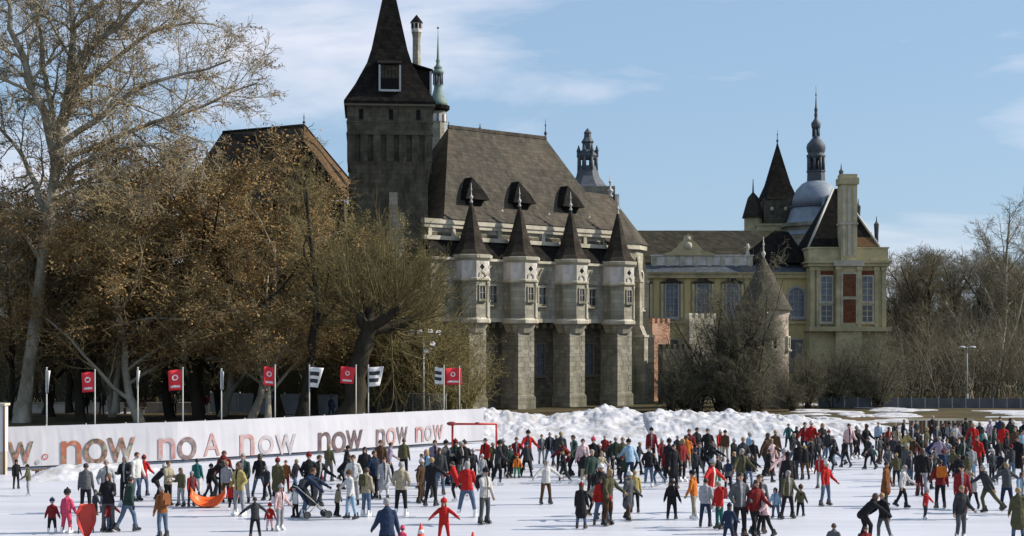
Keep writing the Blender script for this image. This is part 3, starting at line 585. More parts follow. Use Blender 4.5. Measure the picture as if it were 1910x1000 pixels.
window(pal, (P(1485), 0, Z(590)), 0, 1.5, (590 - 537) / pm, 'window_frame', 'window_pale', arched=True, nv=2, nh=3, fr=0.2, depth=0.2)
for px in (1224, 1282, 1338, 1396, 1455):
    b = MB(); b.box(P(px) - 0.3, P(px) + 0.3, -0.1, 0, Z(640), Z(519.2)); b.obj('pilaster', M['yellow_wall'], pal)
b = MB(); b.box(P(1150), P(1506), -0.2, 0, Z(604), Z(599)); b.obj('sill_band', M['ochre_trim'], pal)
for px in (1196, 1253, 1311, 1366, 1425, 1485): window(pal, (P(px), 0, Z(690)), 0, 1.2, 3.0, 'window_frame', 'window_glass', nv=1, nh=2)

# corner pavilion of the palace
Y2 = 148.0; pm2 = F / Y2; ox2 = gx(1582, Y2)
pv = tag(empty('palace_pavilion', (ox2, Y2, 0)), 'corner pavilion of the palace with brick panels and tall square chimney', 'palace')
def P2(px): return gx(px, Y2) - ox2
def Z2(py): return gz(py, Y2)
b = MB(); b.box(P2(1510), P2(1653), 0, 8.0, -0.3, Z2(497)); b.obj('wall', M['ochre_trim'], pv)
b = MB(); b.box(P2(1506), P2(1658), -0.4, 8.2, Z2(497), Z2(491)); b.box(P2(1503), P2(1661), -0.6, 8.4, Z2(490.9), Z2(487)); b.obj('cornice', M['ochre_trim'], pv)
b = MB(); b.box(P2(1508), P2(1656), -0.1, 8.0, Z2(486.9), Z2(464)); b.obj('attic', M['ochre_trim'], pv)
b = MB(); b.box(P2(1506), P2(1658), -0.18, 8.1, Z2(463.9), Z2(461)); b.obj('attic_coping', M['ochre_trim'], pv)
b = MB(); b.box(P2(1556), P2(1604), -0.75, 0, -0.3, Z2(497.1)); b.obj('centre_bay', M['ochre_trim'], pv)
b = MB(); b.box(P2(1552), P2(1608), -1.05, -0.601, Z2(497), Z2(487)); b.obj('bay_cornice', M['trim'], pv)
b = MB(); b.box(P2(1566), P2(1596), -0.7, 0.9, Z2(486.9), Z2(335)); cs = b.obj('chimney_stack', M['ochre_trim'], pv)
for px in (1571, 1581, 1591):
    b = MB(); b.box(P2(px) - 0.13, P2(px) + 0.13, -0.78, -0.702, Z2(478), Z2(350)); b.obj('chimney_rib', M['trim'], cs)
b = MB(); b.box(P2(1564.5), P2(1597.5), -0.83, 1.0, Z2(420), Z2(416)); b.obj('chimney_band', M['trim'], cs)
b = MB(); b.box(P2(1563), P2(1599), -0.85, 1.05, Z2(345), Z2(333)); b.box(P2(1566), P2(1596), -0.72, 0.92, Z2(332.9), Z2(326)); b.obj('chimney_cap', M['ochre_trim'], cs)
for (y0_, y1_) in ((553, 512), (602, 559)):
    b = MB(); b.box(P2(1569), P2(1593), -0.80, -0.752, Z2(y0_), Z2(y1_)); b.obj('brick_panel', M['brick'], pv)
    b = MB(); b.box(P2(1565), P2(1569), -0.86, -0.752, Z2(y0_ + 3), Z2(y1_ - 3)); b.box(P2(1593), P2(1597), -0.86, -0.752, Z2(y0_ + 3), Z2(y1_ - 3)); b.box(P2(1569.1), P2(1592.9), -0.86, -0.752, Z2(y1_), Z2(y1_ - 3)); b.obj('panel_frame', M['trim'], pv)
for px, w in ((1541, 1.05), (1617, 1.0)):
    b = MB(); b.box(P2(px - 13), P2(px + 13), -0.10, 0, Z2(604), Z2(505)); b.obj('brick_panel', M['brick'], pv)
    window(pv, (P2(px), -0.1, Z2(562)), 0, w, (562 - 516) / pm2, 'trim', 'window_pale', nv=1, nh=3, fr=0.14, depth=0.12)
    window(pv, (P2(px), -0.1, Z2(600)), 0, w, (600 - 570) / pm2, 'trim', 'window_glass', nv=1, nh=2, fr=0.14, depth=0.12)
for px in (1515, 1526, 1560.5, 1599.5, 1634, 1648):
    b = MB(); y_ = -0.92 if 1550 < px < 1610 else -0.2
    b.box(P2(px) - 0.2, P2(px) + 0.2, y_, y_ + 0.2 - 0.001, Z2(612), Z2(499)); b.obj('pilaster', M['ochre_trim'], pv)
    b = MB(); b.box(P2(px) - 0.28, P2(px) + 0.28, y_ - 0.06, y_ + 0.19, Z2(505), Z2(498)); b.obj('capital', M['ochre_trim'], pv)
b = MB(); b.box(P2(1506), P2(1658), -1.0, 8.1, Z2(618), Z2(610)); b.obj('plinth_band', M['ochre_trim'], pv)
zt = gz(352, Y2 + 4)
b = MB(); hip(b, P2(1509), P2(1642), 0.3, 7.6, Z2(461), P2(1570), P2(1581), zt); r2 = b.obj('roof', M['roof_dark'], pv)
b = MB(); q0 = (P2(1509), 0.26, Z2(460)); q1 = (P2(1570), 3.9, zt); q2 = (P2(1642), 0.26, Z2(460)); q3 = (P2(1581), 3.9, zt); b.tube(q0, q1, 0.12); b.tube(q2, q3, 0.12); b.obj('hip_ridge', M['galv'], r2)
b = MB(); b.add([(P2(1600), 0.20, Z2(460)), (P2(1640), 0.20, Z2(460)), (P2(1606), 2.35, Z2(404)), (P2(1600), 2.35, Z2(404))], [(0, 1, 2, 3)]); b.obj('tile_patch', M['roof_red'], r2)
b = MB(); b.box(P2(1612), P2(1642), 3.5, 6.0, Z2(464), Z2(428)); b.obj('small_gable_block', M['brick'], pv)
for px, y_, pt in ((1613, 2.8, 365), (1644, 2.0, 400), (1569, 0.0, 305)):
    b = MB(); zz = Z2(pt); b.at((P2(px), y_, 0)); b.lathe([(0.22, Z2(470) if px > 1600 else Z2(327)), (0.2, zz + (-2.0 if px > 1600 else -0.9)), (0.26, zz - 0.8), (0.07, zz - 0.55), (0.02, zz)], 6); b.obj('pinnacle', M['lead_dark'], pv)

# dome with its lantern
Y3 = 162.0
dm = tag(empty('palace_dome', (gx(1522, Y3), Y3, 0)), 'grey lead dome with tall baroque lantern and needle spire', 'dome')
z = lambda py: gz(py, Y3)
b = MB(); b.lathe([(3.6, -0.3), (3.6, z(425)), (3.9, z(424)), (3.9, z(418)), (3.4, z(417))], 8, ph=OCT); b.obj('drum', M['stone_grey'], dm)
b = MB(); b.lathe([(3.7, z(440)), (3.5, z(425)), (3.05, z(408)), (2.75, z(392)), (2.72, z(388))], 8, ph=OCT); b.obj('lower_roof', M['lead'], dm)
b = MB(); b.lathe([(2.72, z(389)), (2.86, z(387)), (2.86, z(383)), (2.6, z(382))], 8, ph=OCT); b.obj('dome_band', M['lead_dark'], dm)
b = MB(); b.lathe([(2.62, z(383)), (2.5, z(370)), (2.15, z(355)), (1.5, z(343)), (0.9, z(338)), (0.8, z(336))], 16, ph=OCT, smooth=True); b.obj('dome_shell', M['lead'], dm)
b = MB(); b.at((0.55, -3.25, z(405))); b.vprism([(-0.5, 0), (0.5, 0), (0.5, 1.5), (0.3, 1.9), (0, 2.05), (-0.3, 1.9), (-0.5, 1.5)], -0.3, 1.6); dd = b.obj('dome_dormer', M['lead'], dm)
b = MB(); b.at((0.55, -3.25, z(405))); b.vprism([(-0.33, 0.15), (0.33, 0.15), (0.33, 1.4), (0.18, 1.7), (0, 1.78), (-0.18, 1.7), (-0.33, 1.4)], -0.32, -0.2); b.obj('dormer_opening', M['hole'], dd)
b = MB(); b.lathe([(0.98, z(338)), (0.95, z(322)), (1.05, z(321)), (1.05, z(319)), (0.85, z(318))], 8, ph=OCT); b.obj('lantern_base', M['lead_dark'], dm)
for k in range(8):
    a = OCT + k * math.pi / 4; b = MB(); b.tube((0.8 * math.cos(a), 0.8 * math.sin(a), z(319)), (0.8 * math.cos(a), 0.8 * math.sin(a), z(293)), 0.17); b.obj('lantern_pillar', M['lead_dark'], dm)
b = MB(); b.lathe([(0.85, z(297)), (1.03, z(293)), (1.03, z(290)), (0.85, z(287)), (0.95, z(284)), (1.05, z(276)), (0.95, z(269)), (0.6, z(262)), (0.38, z(257)), (0.4, z(254))], 10, smooth=True); b.obj('onion_bulb', M['lead_dark'], dm)
for k in range(6):
    a = k * math.pi / 3; b = MB(); b.tube((0.33 * math.cos(a), 0.33 * math.sin(a), z(255)), (0.33 * math.cos(a), 0.33 * math.sin(a), z(240)), 0.09); b.obj('upper_pillar', M['lead_dark'], dm)
b = MB(); b.lathe([(0.4, z(241)), (0.5, z(237)), (0.52, z(230)), (0.3, z(225)), (0.16, z(221)), (0.2, z(214)), (0.14, z(210)), (0.2, z(205)), (0.1, z(200)), (0.04, z(180)), (0.09, z(177)), (0.03, z(174)), (0.015, z(160))], 8, smooth=True); b.obj('needle_spire', M['lead_dark'], dm)

# dark spired tower with its little turret
Y4 = 166.0; z = lambda py: gz(py, Y4); s4_ = Y4 / F
ds = tag(empty('dark_spire', (gx(1450, Y4), Y4, 0)), 'square tower with dark pointed spire left of the lead dome', 'tower')
b = MB(); b.box(-1.75, 1.75, -1.75, 1.75, -0.3, z(372)); b.obj('shaft', M['stone_tower'], ds)
b = MB(); b.box(-2.6, 2.6, -2.2, 2.2, -0.3, z(424)); b.box(-2.7, 2.7, -2.3, 2.3, z(423.9), z(420)); b.obj('gallery', M['ochre_trim'], ds)
b = MB(); b.lathe([(1.85 * math.sqrt(2), z(374)), (1.7 * math.sqrt(2), z(370)), (1.15 * math.sqrt(2), z(345)), (0.06, z(268))], 4, ph=math.pi / 4 + 0.12); b.obj('spire_roof', M['roof_dark'], ds)
finial(ds, 0, 0, z(270), 1.7)
for x in (-0.9, 0.6):
    b = MB(); b.ball((x, -1.77, z(392)), 0.22, 8, sy=0.3); b.obj('clock_face', M['trim'], ds)
b = MB(); b.at((gx(1403, Y4) - gx(1450, Y4), -0.6, 0)); b.lathe([(1.0, -0.3), (1.0, z(407))], 8, ph=OCT); tt = b.obj('side_turret', M['ochre_trim'], ds)
b = MB(); b.at((gx(1403, Y4) - gx(1450, Y4), -0.6, 0)); b.lathe([(1.25, z(408)), (0.95, z(390)), (0.6, z(370)), (0.1, z(360)), (0.03, z(335))], 8, ph=OCT); b.obj('turret_roof', M['cone_red'], tt)

# ---------------------------------------------------------------- round tower with witch-hat roof, battlements
Y5 = 124.0; z = lambda py: gz(py, Y5); s5 = Y5 / F
rt = tag(empty('round_tower', (gx(1424, Y5), Y5, 0)), 'round stone tower with brown conical roof among the dark shrubs', 'tower')
b = MB(); b.lathe([(47 * s5, -0.3), (46 * s5, z(592)), (50 * s5, z(580)), (50 * s5, z(576))], 24, smooth=True); b.obj('wall', M['pink_stone'], rt)
b = MB(); b.lathe([(54 * s5, z(580)), (53 * s5, z(577)), (38 * s5, z(550)), (20 * s5, z(515)), (2 * s5, z(480))], 24, smooth=True); b.obj('cone_roof', M['roof_brown'], rt)
finial(rt, 0, 0, z(484), 1.9, 'plaster', s=1.3)
for a in (-0.5, -1.3, -2.1):
    window(rt, (46.5 * s5 * math.cos(a), 46.5 * s5 * math.sin(a), z(650)), a + math.pi / 2, 0.35, 0.9, 'trim', 'hole', nv=0, nh=0, fr=0.1)
def battlement(label, x0, x1, Y, pbot, ptop, mat, n, deep=0.6, rz=math.radians(36)):
    X0 = gx(x0, Y); k1 = (x1 - CX) / F; W = (k1 * Y - X0) / (math.cos(rz) - k1 * math.sin(rz))
    b = MB(); b.box(0, W, 0, deep, -0.3, gz(ptop + 9, Y))
    o = b.obj('battlement_wall', M[mat]); o.location = (X0, Y, 0); o.rotation_euler = (0, 0, rz); tag(o, label, 'wall')
    w = W / (2 * n - 1)
    for k in range(n):
        m = MB(); m.box(2 * k * w, 2 * k * w + w, 0.02, deep - 0.02, gz(ptop + 9, Y), gz(ptop, Y)); m.obj('merlon', M['trim'] if mat == 'stone_lit' else M[mat], o)
    return o
battlement('pink battlemented wall close right of the hall', 1217, 1250, 137, 765, 594, 'pink_brick', 4)
battlement('pale battlements in front of the yellow palace windows', 1286, 1335, 133, 765, 584, 'stone_lit', 5)
battlement('low dark battlements just above the shrubs', 1236, 1292, 130, 765, 642, 'stone_tower', 6)
# ---------------------------------------------------------------- trees
def unit(a): return a / np.maximum(np.linalg.norm(a, axis=-1, keepdims=True), 1e-9)
def tubes(P, R, sides):
    """P (N,n,3), R (N,n) -> verts, quads"""
    N, n, _ = P.shape
    T = unit(np.gradient(P, axis=1)); mt = unit(P[:, -1] - P[:, 0])
    ref = np.where(np.abs(mt[:, 2:3]) > 0.85, np.array([[1.0, 0, 0]]), np.array([[0, 0, 1.0]]))[:, None, :]
    U = unit(np.cross(T, np.broadcast_to(ref, T.shape))); W = np.cross(T, U)
    a = np.arange(sides) * 2 * np.pi / sides
    V = P[:, :, None, :] + R[:, :, None, None] * (U[:, :, None, :] * np.cos(a)[None, None, :, None] + W[:, :, None, :] * np.sin(a)[None, None, :, None])
    i = np.arange(N * n * sides).reshape(N, n, sides); j = np.roll(i, -1, axis=2)
    Q = np.stack([i[:, :-1], j[:, :-1], j[:, 1:], i[:, 1:]], -1).reshape(-1, 4)
    return V.reshape(-1, 3), Q
def join(parts):
    V = []; Q = []; k = 0
    for v, q in parts: V.append(v); Q.append(q + k); k += len(v)
    return np.concatenate(V), np.concatenate(Q)
def spawn(g, P, R, count, t0=0.2, t1=1.0, ang=45, angj=12, lf=0.5, lk=0.5, nseg=4, up=0.05, wander=0.15, rr=0.6, lmin=0.0, tip=0.3, biasxy=None, lens=None):
    N, n, _ = P.shape; n -= 1
    t = t0 + (t1 - t0) * (np.arange(count)[None, :] + g.uniform(0, 1, (N, count))) / count
    x = np.clip(t * n, 0, n - 1e-4); i = x.astype(int); f = (x - i)[..., None]
    ar = np.arange(N)[:, None]
    p = P[ar, i] * (1 - f) + P[ar, i + 1] * f; tan = unit(P[ar, i + 1] - P[ar, i]); rad = R[ar, i] * (1 - f[..., 0]) + R[ar, i + 1] * f[..., 0]
    L = np.linalg.norm(np.diff(P, axis=1), axis=2).sum(1)[:, None] if lens is None else lens
    L = np.maximum(L * lf * (1 - lk * t) * g.uniform(0.7, 1.25, t.shape), lmin)
    rv = unit(g.normal(size=tan.shape)); u = unit(np.cross(tan, rv)); w = np.cross(tan, u)
    az = (np.arange(count) * 2.4)[None, :] + g.uniform(0, 6.28, (N, 1)) + g.normal(0, 0.4, t.shape)
    a = np.radians(ang + g.normal(0, angj, t.shape))
    d = tan * np.cos(a)[..., None] + (u * np.cos(az)[..., None] + w * np.sin(az)[..., None]) * np.sin(a)[..., None]
    p = p.reshape(-1, 3); d = d.reshape(-1, 3); L = L.reshape(-1); rad = np.maximum(rad.reshape(-1) * rr, 0.006)
    K = len(p); out = np.zeros((K, nseg + 1, 3)); out[:, 0] = p
    for s in range(nseg):
        d = d + g.normal(0, wander, d.shape); d[:, 2] += up
        if biasxy is not None: d[:, :2] += np.asarray(biasxy)
        d = unit(d); p = p + d * (L / nseg)[:, None]; out[:, s + 1] = p
    Rr = rad[:, None] * np.linspace(1, tip, nseg + 1)[None, :]
    return out, Rr
def leaves(g, P, count, size, spread=0.25, droop=0.0, clump=0.38):
    N, n, _ = P.shape
    blk = 6; keep = np.nonzero(g.random(N // blk + 1) < clump)[0]; k = np.minimum(keep[g.integers(0, len(keep), count)] * blk + g.integers(0, blk, count), N - 1); x = g.uniform(0.2, 1, count) * (n - 1.001); i = x.astype(int); f = (x - i)[:, None]
    c = P[k, i] * (1 - f) + P[k, i + 1] * f + g.normal(0, spread, (count, 3)); c[:, 2] -= droop * g.uniform(0, 1, count)
    a = unit(g.normal(size=(count, 3))); b = unit(np.cross(a, g.normal(size=(count, 3))))
    s = size * g.uniform(0.55, 1.3, count)[:, None]
    V = np.stack([c - a * s * 0.6, c + b * s * 0.32 - a * s * 0.1, c + a * s * 0.6, c - b * s * 0.32 - a * s * 0.05], 1).reshape(-1, 3)
    return V, np.arange(count * 4).reshape(-1, 4)
def chain(pts, n=9):
    """smooth polyline through points (x,y,z)"""
    pts = np.asarray(pts, float); d = np.concatenate([[0], np.cumsum(np.linalg.norm(np.diff(pts, axis=0), axis=1))]); t = np.linspace(0, d[-1], n)
    q = np.stack([np.interp(t, d, pts[:, k]) for k in range(3)], 1)
    q[1:-1] = q[1:-1] * 0.5 + (q[:-2] + q[2:]) * 0.25
    return q
BARK = {
 'bark_plane': material('bark_plane', (0.27, 0.245, 0.185), 0.9, (0.125, 0.105, 0.07), 1.6, 1.0, 0.5, 6, (1, 1, 0.5), 0.15, col3=(0.44, 0.41, 0.34), scale3=0.9),
 'bark_pale': material('bark_pale', (0.42, 0.39, 0.32), 0.9, (0.16, 0.14, 0.10), 1.5, 1.0, 0.4, 6, (1, 1, 0.5), 0.15),
 'bark_dark': material('bark_dark', (0.026, 0.022, 0.017), 0.95, (0.05, 0.042, 0.03), 2.0, 0.9, 0.8, 7, (1, 1, 0.4), 0.1),
 'twig_plane': material('twig_plane', (0.34, 0.29, 0.20), 0.9, (0.19, 0.155, 0.10), 1.0, 0.9, spec=0.15),
 'twig_brown': material('twig_brown', (0.30, 0.235, 0.13), 0.95, (0.17, 0.13, 0.07), 0.8, 0.9, spec=0.1, rnd=0.25),
 'twig_olive': material('twig_olive', (0.23, 0.19, 0.09), 0.95, (0.14, 0.115, 0.056), 0.8, 0.9, spec=0.1, rnd=0.25),
 'twig_rod': material('twig_rod', (0.15, 0.125, 0.06), 0.95, (0.085, 0.07, 0.036), 0.8, 0.9, spec=0.1),
 'twig_dark': material('twig_dark', (0.16, 0.148, 0.10), 0.95, (0.085, 0.08, 0.055), 0.6, 0.9, spec=0.1, rnd=0.2),
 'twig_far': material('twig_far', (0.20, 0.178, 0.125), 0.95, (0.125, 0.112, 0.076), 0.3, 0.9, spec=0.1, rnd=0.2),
 'leaf_rust': material('leaf_rust', (0.32, 0.19, 0.07), 0.8, (0.175, 0.108, 0.042), 1.3, 1.0, spec=0.15, col3=(0.205, 0.16, 0.072), scale3=0.3, rnd=0.25),
 'leaf_tan': material('leaf_tan', (0.32, 0.22, 0.11), 0.8, (0.17, 0.115, 0.05), 0.6, 1.0, spec=0.15),
 'leaf_olive': material('leaf_olive', (0.22, 0.185, 0.08), 0.85, (0.14, 0.118, 0.052), 0.5, 1.0, spec=0.1, rnd=0.2),
}
def tree_obj(name, loc, trunk, crown, leaf=None, mats=('bark_dark', 'twig_brown', 'leaf_rust'), rz=0, sc=1.0):
    """trunk/crown: lists of (P,R,sides); leaf: (V,Q)"""
    e = empty(name, loc, rz)
    v, q = join([tubes(*t) for t in trunk]); link(bpy.data.objects.new('trunk', mesh_np('trunk', v, q, BARK[mats[0]], True)), e)
    v, q = join([tubes(*t) for t in crown]); link(bpy.data.objects.new('crown', mesh_np('crown', v, q, BARK[mats[1]], True)), e)
    if leaf is not None: link(bpy.data.objects.new('foliage', mesh_np('foliage', leaf[0], leaf[1], BARK[mats[2]])), e)
    e.scale = (sc, sc, sc)
    return e
def put(src, first, loc, rz, sc, label, cat='tree', group=None):
    o = src if first else copy_tree(src)
    o.location = loc; o.rotation_euler = (0, 0, rz); o.scale = (sc[0], sc[0], sc[1]) if isinstance(sc, tuple) else (sc, sc, sc)
    return tag(o, label, cat, group)

# --- generic broad tree, one unit = metres, about 16 m tall
def broad(name, seed, H=16.0, mats=('bark_dark', 'twig_brown', 'leaf_rust'), nleaf=15000, leafsize=0.15, nl=(11, 7, 7, 6), low=0.22, r=0.28, upb=0.04, lean=0.0, ang=58, tl=0.62):
    g = np.random.default_rng(seed)
    z = np.linspace(0, H * tl, 8); P0 = np.stack([np.cumsum(g.normal(0, 0.12, 8)) + lean * z, np.cumsum(g.normal(0, 0.12, 8)), z], 1)[None]; P0[0, 0, :2] = 0
    R0 = (r * np.linspace(1.0, 0.35, 8))[None]; R0[0, 0] *= 1.35
    L1, r1 = spawn(g, P0, R0, nl[0], low, 1.0, ang, 14, 0.62, 0.38, 6, upb + 0.05, 0.13, 0.6)
    L2, r2 = spawn(g, L1, r1, nl[1], 0.15, 1.0, 45, 14, 0.55, 0.4, 5, upb, 0.16, 0.6)
    L3, r3 = spawn(g, L2, r2, nl[2], 0.1, 1.0, 45, 16, 0.55, 0.35, 4, upb * 0.5, 0.18, 0.6, lmin=0.5)
    L4, r4 = spawn(g, L3, r3, nl[3], 0.1, 1.0, 42, 16, 0.6, 0.3, 3, 0.0, 0.2, 0.7, lmin=0.4)
    r4 = np.maximum(r4, 0.009)
    lf = leaves(g, L4, nleaf, leafsize, 0.22) if nleaf else None
    return tree_obj(name, (0, 0, 0), [(P0, R0, 10), (L1, r1, 6)], [(L2, r2, 4), (L3, r3, 3), (L4, r4, 3)], lf, mats)

# --- big plane tree at the left
YP = 100.0
def pp(px, py, dy=0.0): v = at(px, py, YP + dy); return (v.x - gx(40, YP), dy, v.z - LZ)
g = np.random.default_rng(21)
tr_ = chain([(0, 0, -0.2), pp(52, 700), pp(66, 600), pp(78, 500), pp(92, 400), pp(106, 300)], 12)
tR = np.linspace(0.46, 0.34, 12); tR[0] *= 1.5; tR[1] *= 1.12
limbs = [([pp(106, 305), pp(75, 190, -1), pp(40, 110, -1.5), pp(12, 10, -2), pp(-5, -90, -2)], 0.26),
         ([pp(104, 310), pp(122, 200, 0.8), pp(132, 120, 1), pp(135, 30, 1.2), pp(125, -80, 1.5)], 0.30),
         ([pp(130, 150, 0.6), pp(160, 95, 0), pp(215, 45, -1), pp(270, 0, -1.5), pp(300, -60, -2)], 0.18),
         ([pp(126, 200, 0.5), pp(185, 130, 2), pp(270, 65, 3), pp(345, 40, 3.5), pp(400, 45, 4)], 0.17),
         ([pp(112, 270), pp(190, 215, -1), pp(260, 160, -2), pp(330, 140, -2.5), pp(430, 112, -3)], 0.17),
         ([pp(104, 318), pp(170, 275, 1.5), pp(250, 240, 2.5), pp(330, 222, 3), pp(440, 165, 3.5), pp(480, 155, 3.6)], 0.16),
         ([pp(100, 350), pp(150, 300, -2), pp(215, 275, -3), pp(290, 268, -4), pp(350, 300, -4.4)], 0.14),
         ([pp(92, 400), pp(60, 330, 1.5), pp(30, 270, 2.4), pp(-10, 230, 3), pp(-60, 200, 3)], 0.17),
         ([pp(80, 490), pp(40, 430, -1.2), pp(10, 400, -2), pp(-40, 380, -2.6)], 0.12),
         ([pp(72, 560), pp(50, 520, 1.0), pp(20, 510, 1.8), pp(-20, 520, 2.2)], 0.10),
         ([pp(88, 430), pp(130, 390, 1.2), pp(190, 380, 2), pp(250, 400, 2.4), pp(290, 440, 2.6)], 0.11),
         ([pp(110, 285), pp(95, 200, 2), pp(85, 110, 3), pp(70, 20, 4), pp(60, -60, 4)], 0.19),
         ([pp(100, 360), pp(165, 330, 3), pp(240, 320, 4), pp(320, 330, 4.6), pp(400, 345, 5)], 0.13),
         ([pp(98, 370), pp(150, 350, -3), pp(210, 345, -4), pp(280, 370, -5)], 0.12),
         ([pp(134, 60, 1), pp(180, 10, 2), pp(230, -40, 3), pp(280, -80, 3)], 0.13)]
LP = np.stack([chain(l[0], 9) for l in limbs]); LP[:, 1:-1] += g.normal(0, 0.12, LP[:, 1:-1].shape); LR = np.stack([l[1] * 1.4 * np.linspace(1.0, 0.22, 9) for l in limbs])
P2, R2 = spawn(g, LP, LR, 14, 0.15, 1.0, 50, 14, 0.40, 0.35, 6, 0.03, 0.17, 0.5)
P3, R3 = spawn(g, P2, R2, 10, 0.12, 1.0, 50, 16, 0.46, 0.35, 5, 0.0, 0.2, 0.55)
P4, R4 = spawn(g, P3, R3, 10, 0.1, 1.0, 45, 16, 0.6, 0.3, 4, -0.02, 0.2, 0.6, lmin=0.4)
R3 = np.maximum(R3, 0.018); R4 = np.maximum(R4, 0.0125)
lf = leaves(g, P4, 22000, 0.14, 0.10, 0.1)
pt = tree_obj('plane_tree', (gx(40, YP), YP, LZ), [(tr_[None], tR[None], 12), (LP, LR, 7)], [(P2, R2, 5), (P3, R3, 3), (P4, R4, 3)], lf, ('bark_plane', 'twig_plane', 'leaf_tan'))
tag(pt, 'huge plane tree with mottled pale bark and sparse dry leaves at the left', 'tree')

# --- leafy rust-brown trees behind it
proto_a = broad('oak_tree', 3, 16, nleaf=14000, leafsize=0.125, nl=(13, 8, 7, 6), low=0.12, r=0.19); proto_b = broad('oak_tree', 8, 16, nleaf=11000, leafsize=0.125, mats=('bark_pale', 'twig_brown', 'leaf_rust'), nl=(14, 8, 7, 6), low=0.1, r=0.18)
proto_c = broad('ash_tree', 5, 16, ('bark_dark', 'twig_olive', 'leaf_olive'), 9000, 0.12, (12, 8, 8, 6), upb=0.08, ang=48)
proto_d = broad('park_tree', 12, 14, ('bark_dark', 'twig_far', 'leaf_olive'), 0, 0.1, (13, 8, 7, 7), low=0.15, upb=0.1, ang=45)
TOPS = {}
def tree_at(src, first, px, Y, top, label, rz, wide=1.0, group=None, H=16.0, z0=LZ):
    if src.data is None and id(src) not in TOPS:
        c_ = [o for o in src.children if o.name.startswith('crown')][0].data; zz = np.zeros(len(c_.vertices) * 3); c_.vertices.foreach_get('co', zz); TOPS[id(src)] = float(np.percentile(zz[2::3], 99.3))
    h = gz(top, Y) - z0; s = h / TOPS[id(src)]
    return put(src, first, (gx(px, Y), Y, z0 - 0.1), rz, (s * wide, s), label, 'tree', group)
GL = 'trees of the left wood'
tree_at(proto_a, True, 150, 103, 318, 'rust-leaved tree just right of the plane trunk', 0.3, 1.25, GL)
tree_at(proto_b, True, 262, 101, 300, 'rust-leaved tree behind the second red flag', 1.2, 1.25, GL)
tree_at(proto_a, False, 372, 104, 250, 'tallest rust-leaved tree, its crown against the dark wing roof', 2.5, 1.2, GL)
tree_at(proto_b, False, 468, 103, 322, 'rust-leaved tree below the dark wing roof', 4.0, 1.15, GL)
tree_at(proto_a, False, 12, 103, 380, 'rust-leaved tree cut by the left edge of the picture', 5.1, 1.0, GL)
tree_at(proto_b, False, 210, 108, 330, 'rust-leaved tree deep in the wood between two nearer ones', 2.1, 1.0, GL)
tree_at(proto_a, False, 318, 107, 285, 'rust-leaved tree filling the gap left of the tallest crown', 1.0, 1.15, GL)
tree_at(proto_b, False, 415, 108, 250, 'rust-leaved tree right of the tallest crown, before the dark roof', 3.2, 1.1, GL)
tree_at(proto_a, False, 95, 107, 330, 'rust-leaved tree hidden behind the plane trunk', 0.9, 1.15, GL)
tree_at(proto_b, False, 500, 100, 400, 'low rust-leaved tree by the third red flag', 5.5, 1.1, GL)
tree_at(proto_c, True, 525, 106, 352, 'olive twiggy tree left of the slender dark trunk', 0.5, 0.9, GL)
tree_at(proto_c, False, 640, 106, 398, 'olive twiggy tree in front of the gate tower foot', 2.2, 0.95, GL)
tree_at(proto_c, False, 735, 107, 418, 'olive twiggy tree between gate tower and hall', 3.7, 1.0, GL)
tree_at(proto_c, False, 700, 108, 428, 'olive twiggy tree filling the gap right of the pollard', 0.4, 1.1, GL)
tree_at(proto_c, False, 790, 108, 520, 'low olive twiggy tree behind the floodlight mast', 1.1, 1.0, GL)
tree_at(proto_c, False, 415, 110, 350, 'olive twiggy tree behind the rust-leaved ones', 1.7, 1.0, GL)
tree_at(proto_c, False, 85, 110, 400, 'olive twiggy tree behind the plane trunk', 4.7, 1.1, GL)
tree_at(proto_c, False, 585, 109, 405, 'olive twiggy tree under the orange roof slope', 5.6, 1.0, GL)
# low undergrowth of the left wood: dense bare thicket that reads as one mass
g = np.random.default_rng(77)
def thicket(name, n, xr, yr, h, twigs, mat, seed, nleaf=0, leafmat=None, ls=0.12, lab=None):
    g = np.random.default_rng(seed)
    px = g.uniform(*xr, n); py = g.uniform(*yr, n); X = (px - CX) / F * py
    hh = np.array([h(a) for a in px]) * g.uniform(0.6, 1.1, n)
    P = np.zeros((n, 6, 3)); P[:, 0] = np.stack([X, py, np.full(n, LZ - 0.1)], 1); d = np.stack([g.normal(0, 0.25, n), g.normal(0, 0.25, n), np.ones(n)], 1)
    for s in range(5): d = unit(d + g.normal(0, 0.14, d.shape)); P[:, s + 1] = P[:, s] + d * (hh / 5)[:, None]
    R = (0.02 + hh * 0.008)[:, None] * np.linspace(1, 0.25, 6)[None]
    A, RA = spawn(g, P, R, twigs[0], 0.1, 1, 45, 15, 0.5, 0.3, 5, 0.08, 0.2, 0.6); B, RB = spawn(g, A, RA, twigs[1], 0.1, 1, 45, 15, 0.55, 0.3, 4, 0.03, 0.2, 0.6, lmin=0.4)
    v, q = join([tubes(P, R, 4), tubes(A, RA, 3), tubes(B, np.maximum(RB, 0.009), 3)])
    o = link(bpy.data.objects.new(name, mesh_np(name, v, q, BARK[mat], True)))
    if nleaf:
        v, q = leaves(g, B, nleaf, ls, 0.2); link(bpy.data.objects.new('foliage', mesh_np('foliage', v, q, BARK[leafmat])), o)
    return tag(o, kind='stuff')
tag(thicket('undergrowth', 420, (-60, 660), (117, 123), lambda p: 5.5, (7, 7), 'twig_dark', 31, 16000, 'leaf_olive', 0.16), 'dark leafless undergrowth filling the wood behind the left lawn', 'undergrowth')
tag(thicket('undergrowth', 150, (680, 880), (106, 112), lambda p: float(np.interp(p, [680, 760, 830, 880], [8.5, 8.0, 6.5, 4.5])), (8, 8), 'twig_olive', 32, 5000, 'leaf_olive', 0.12), 'pale olive brushwood at the foot of the hall', 'undergrowth')

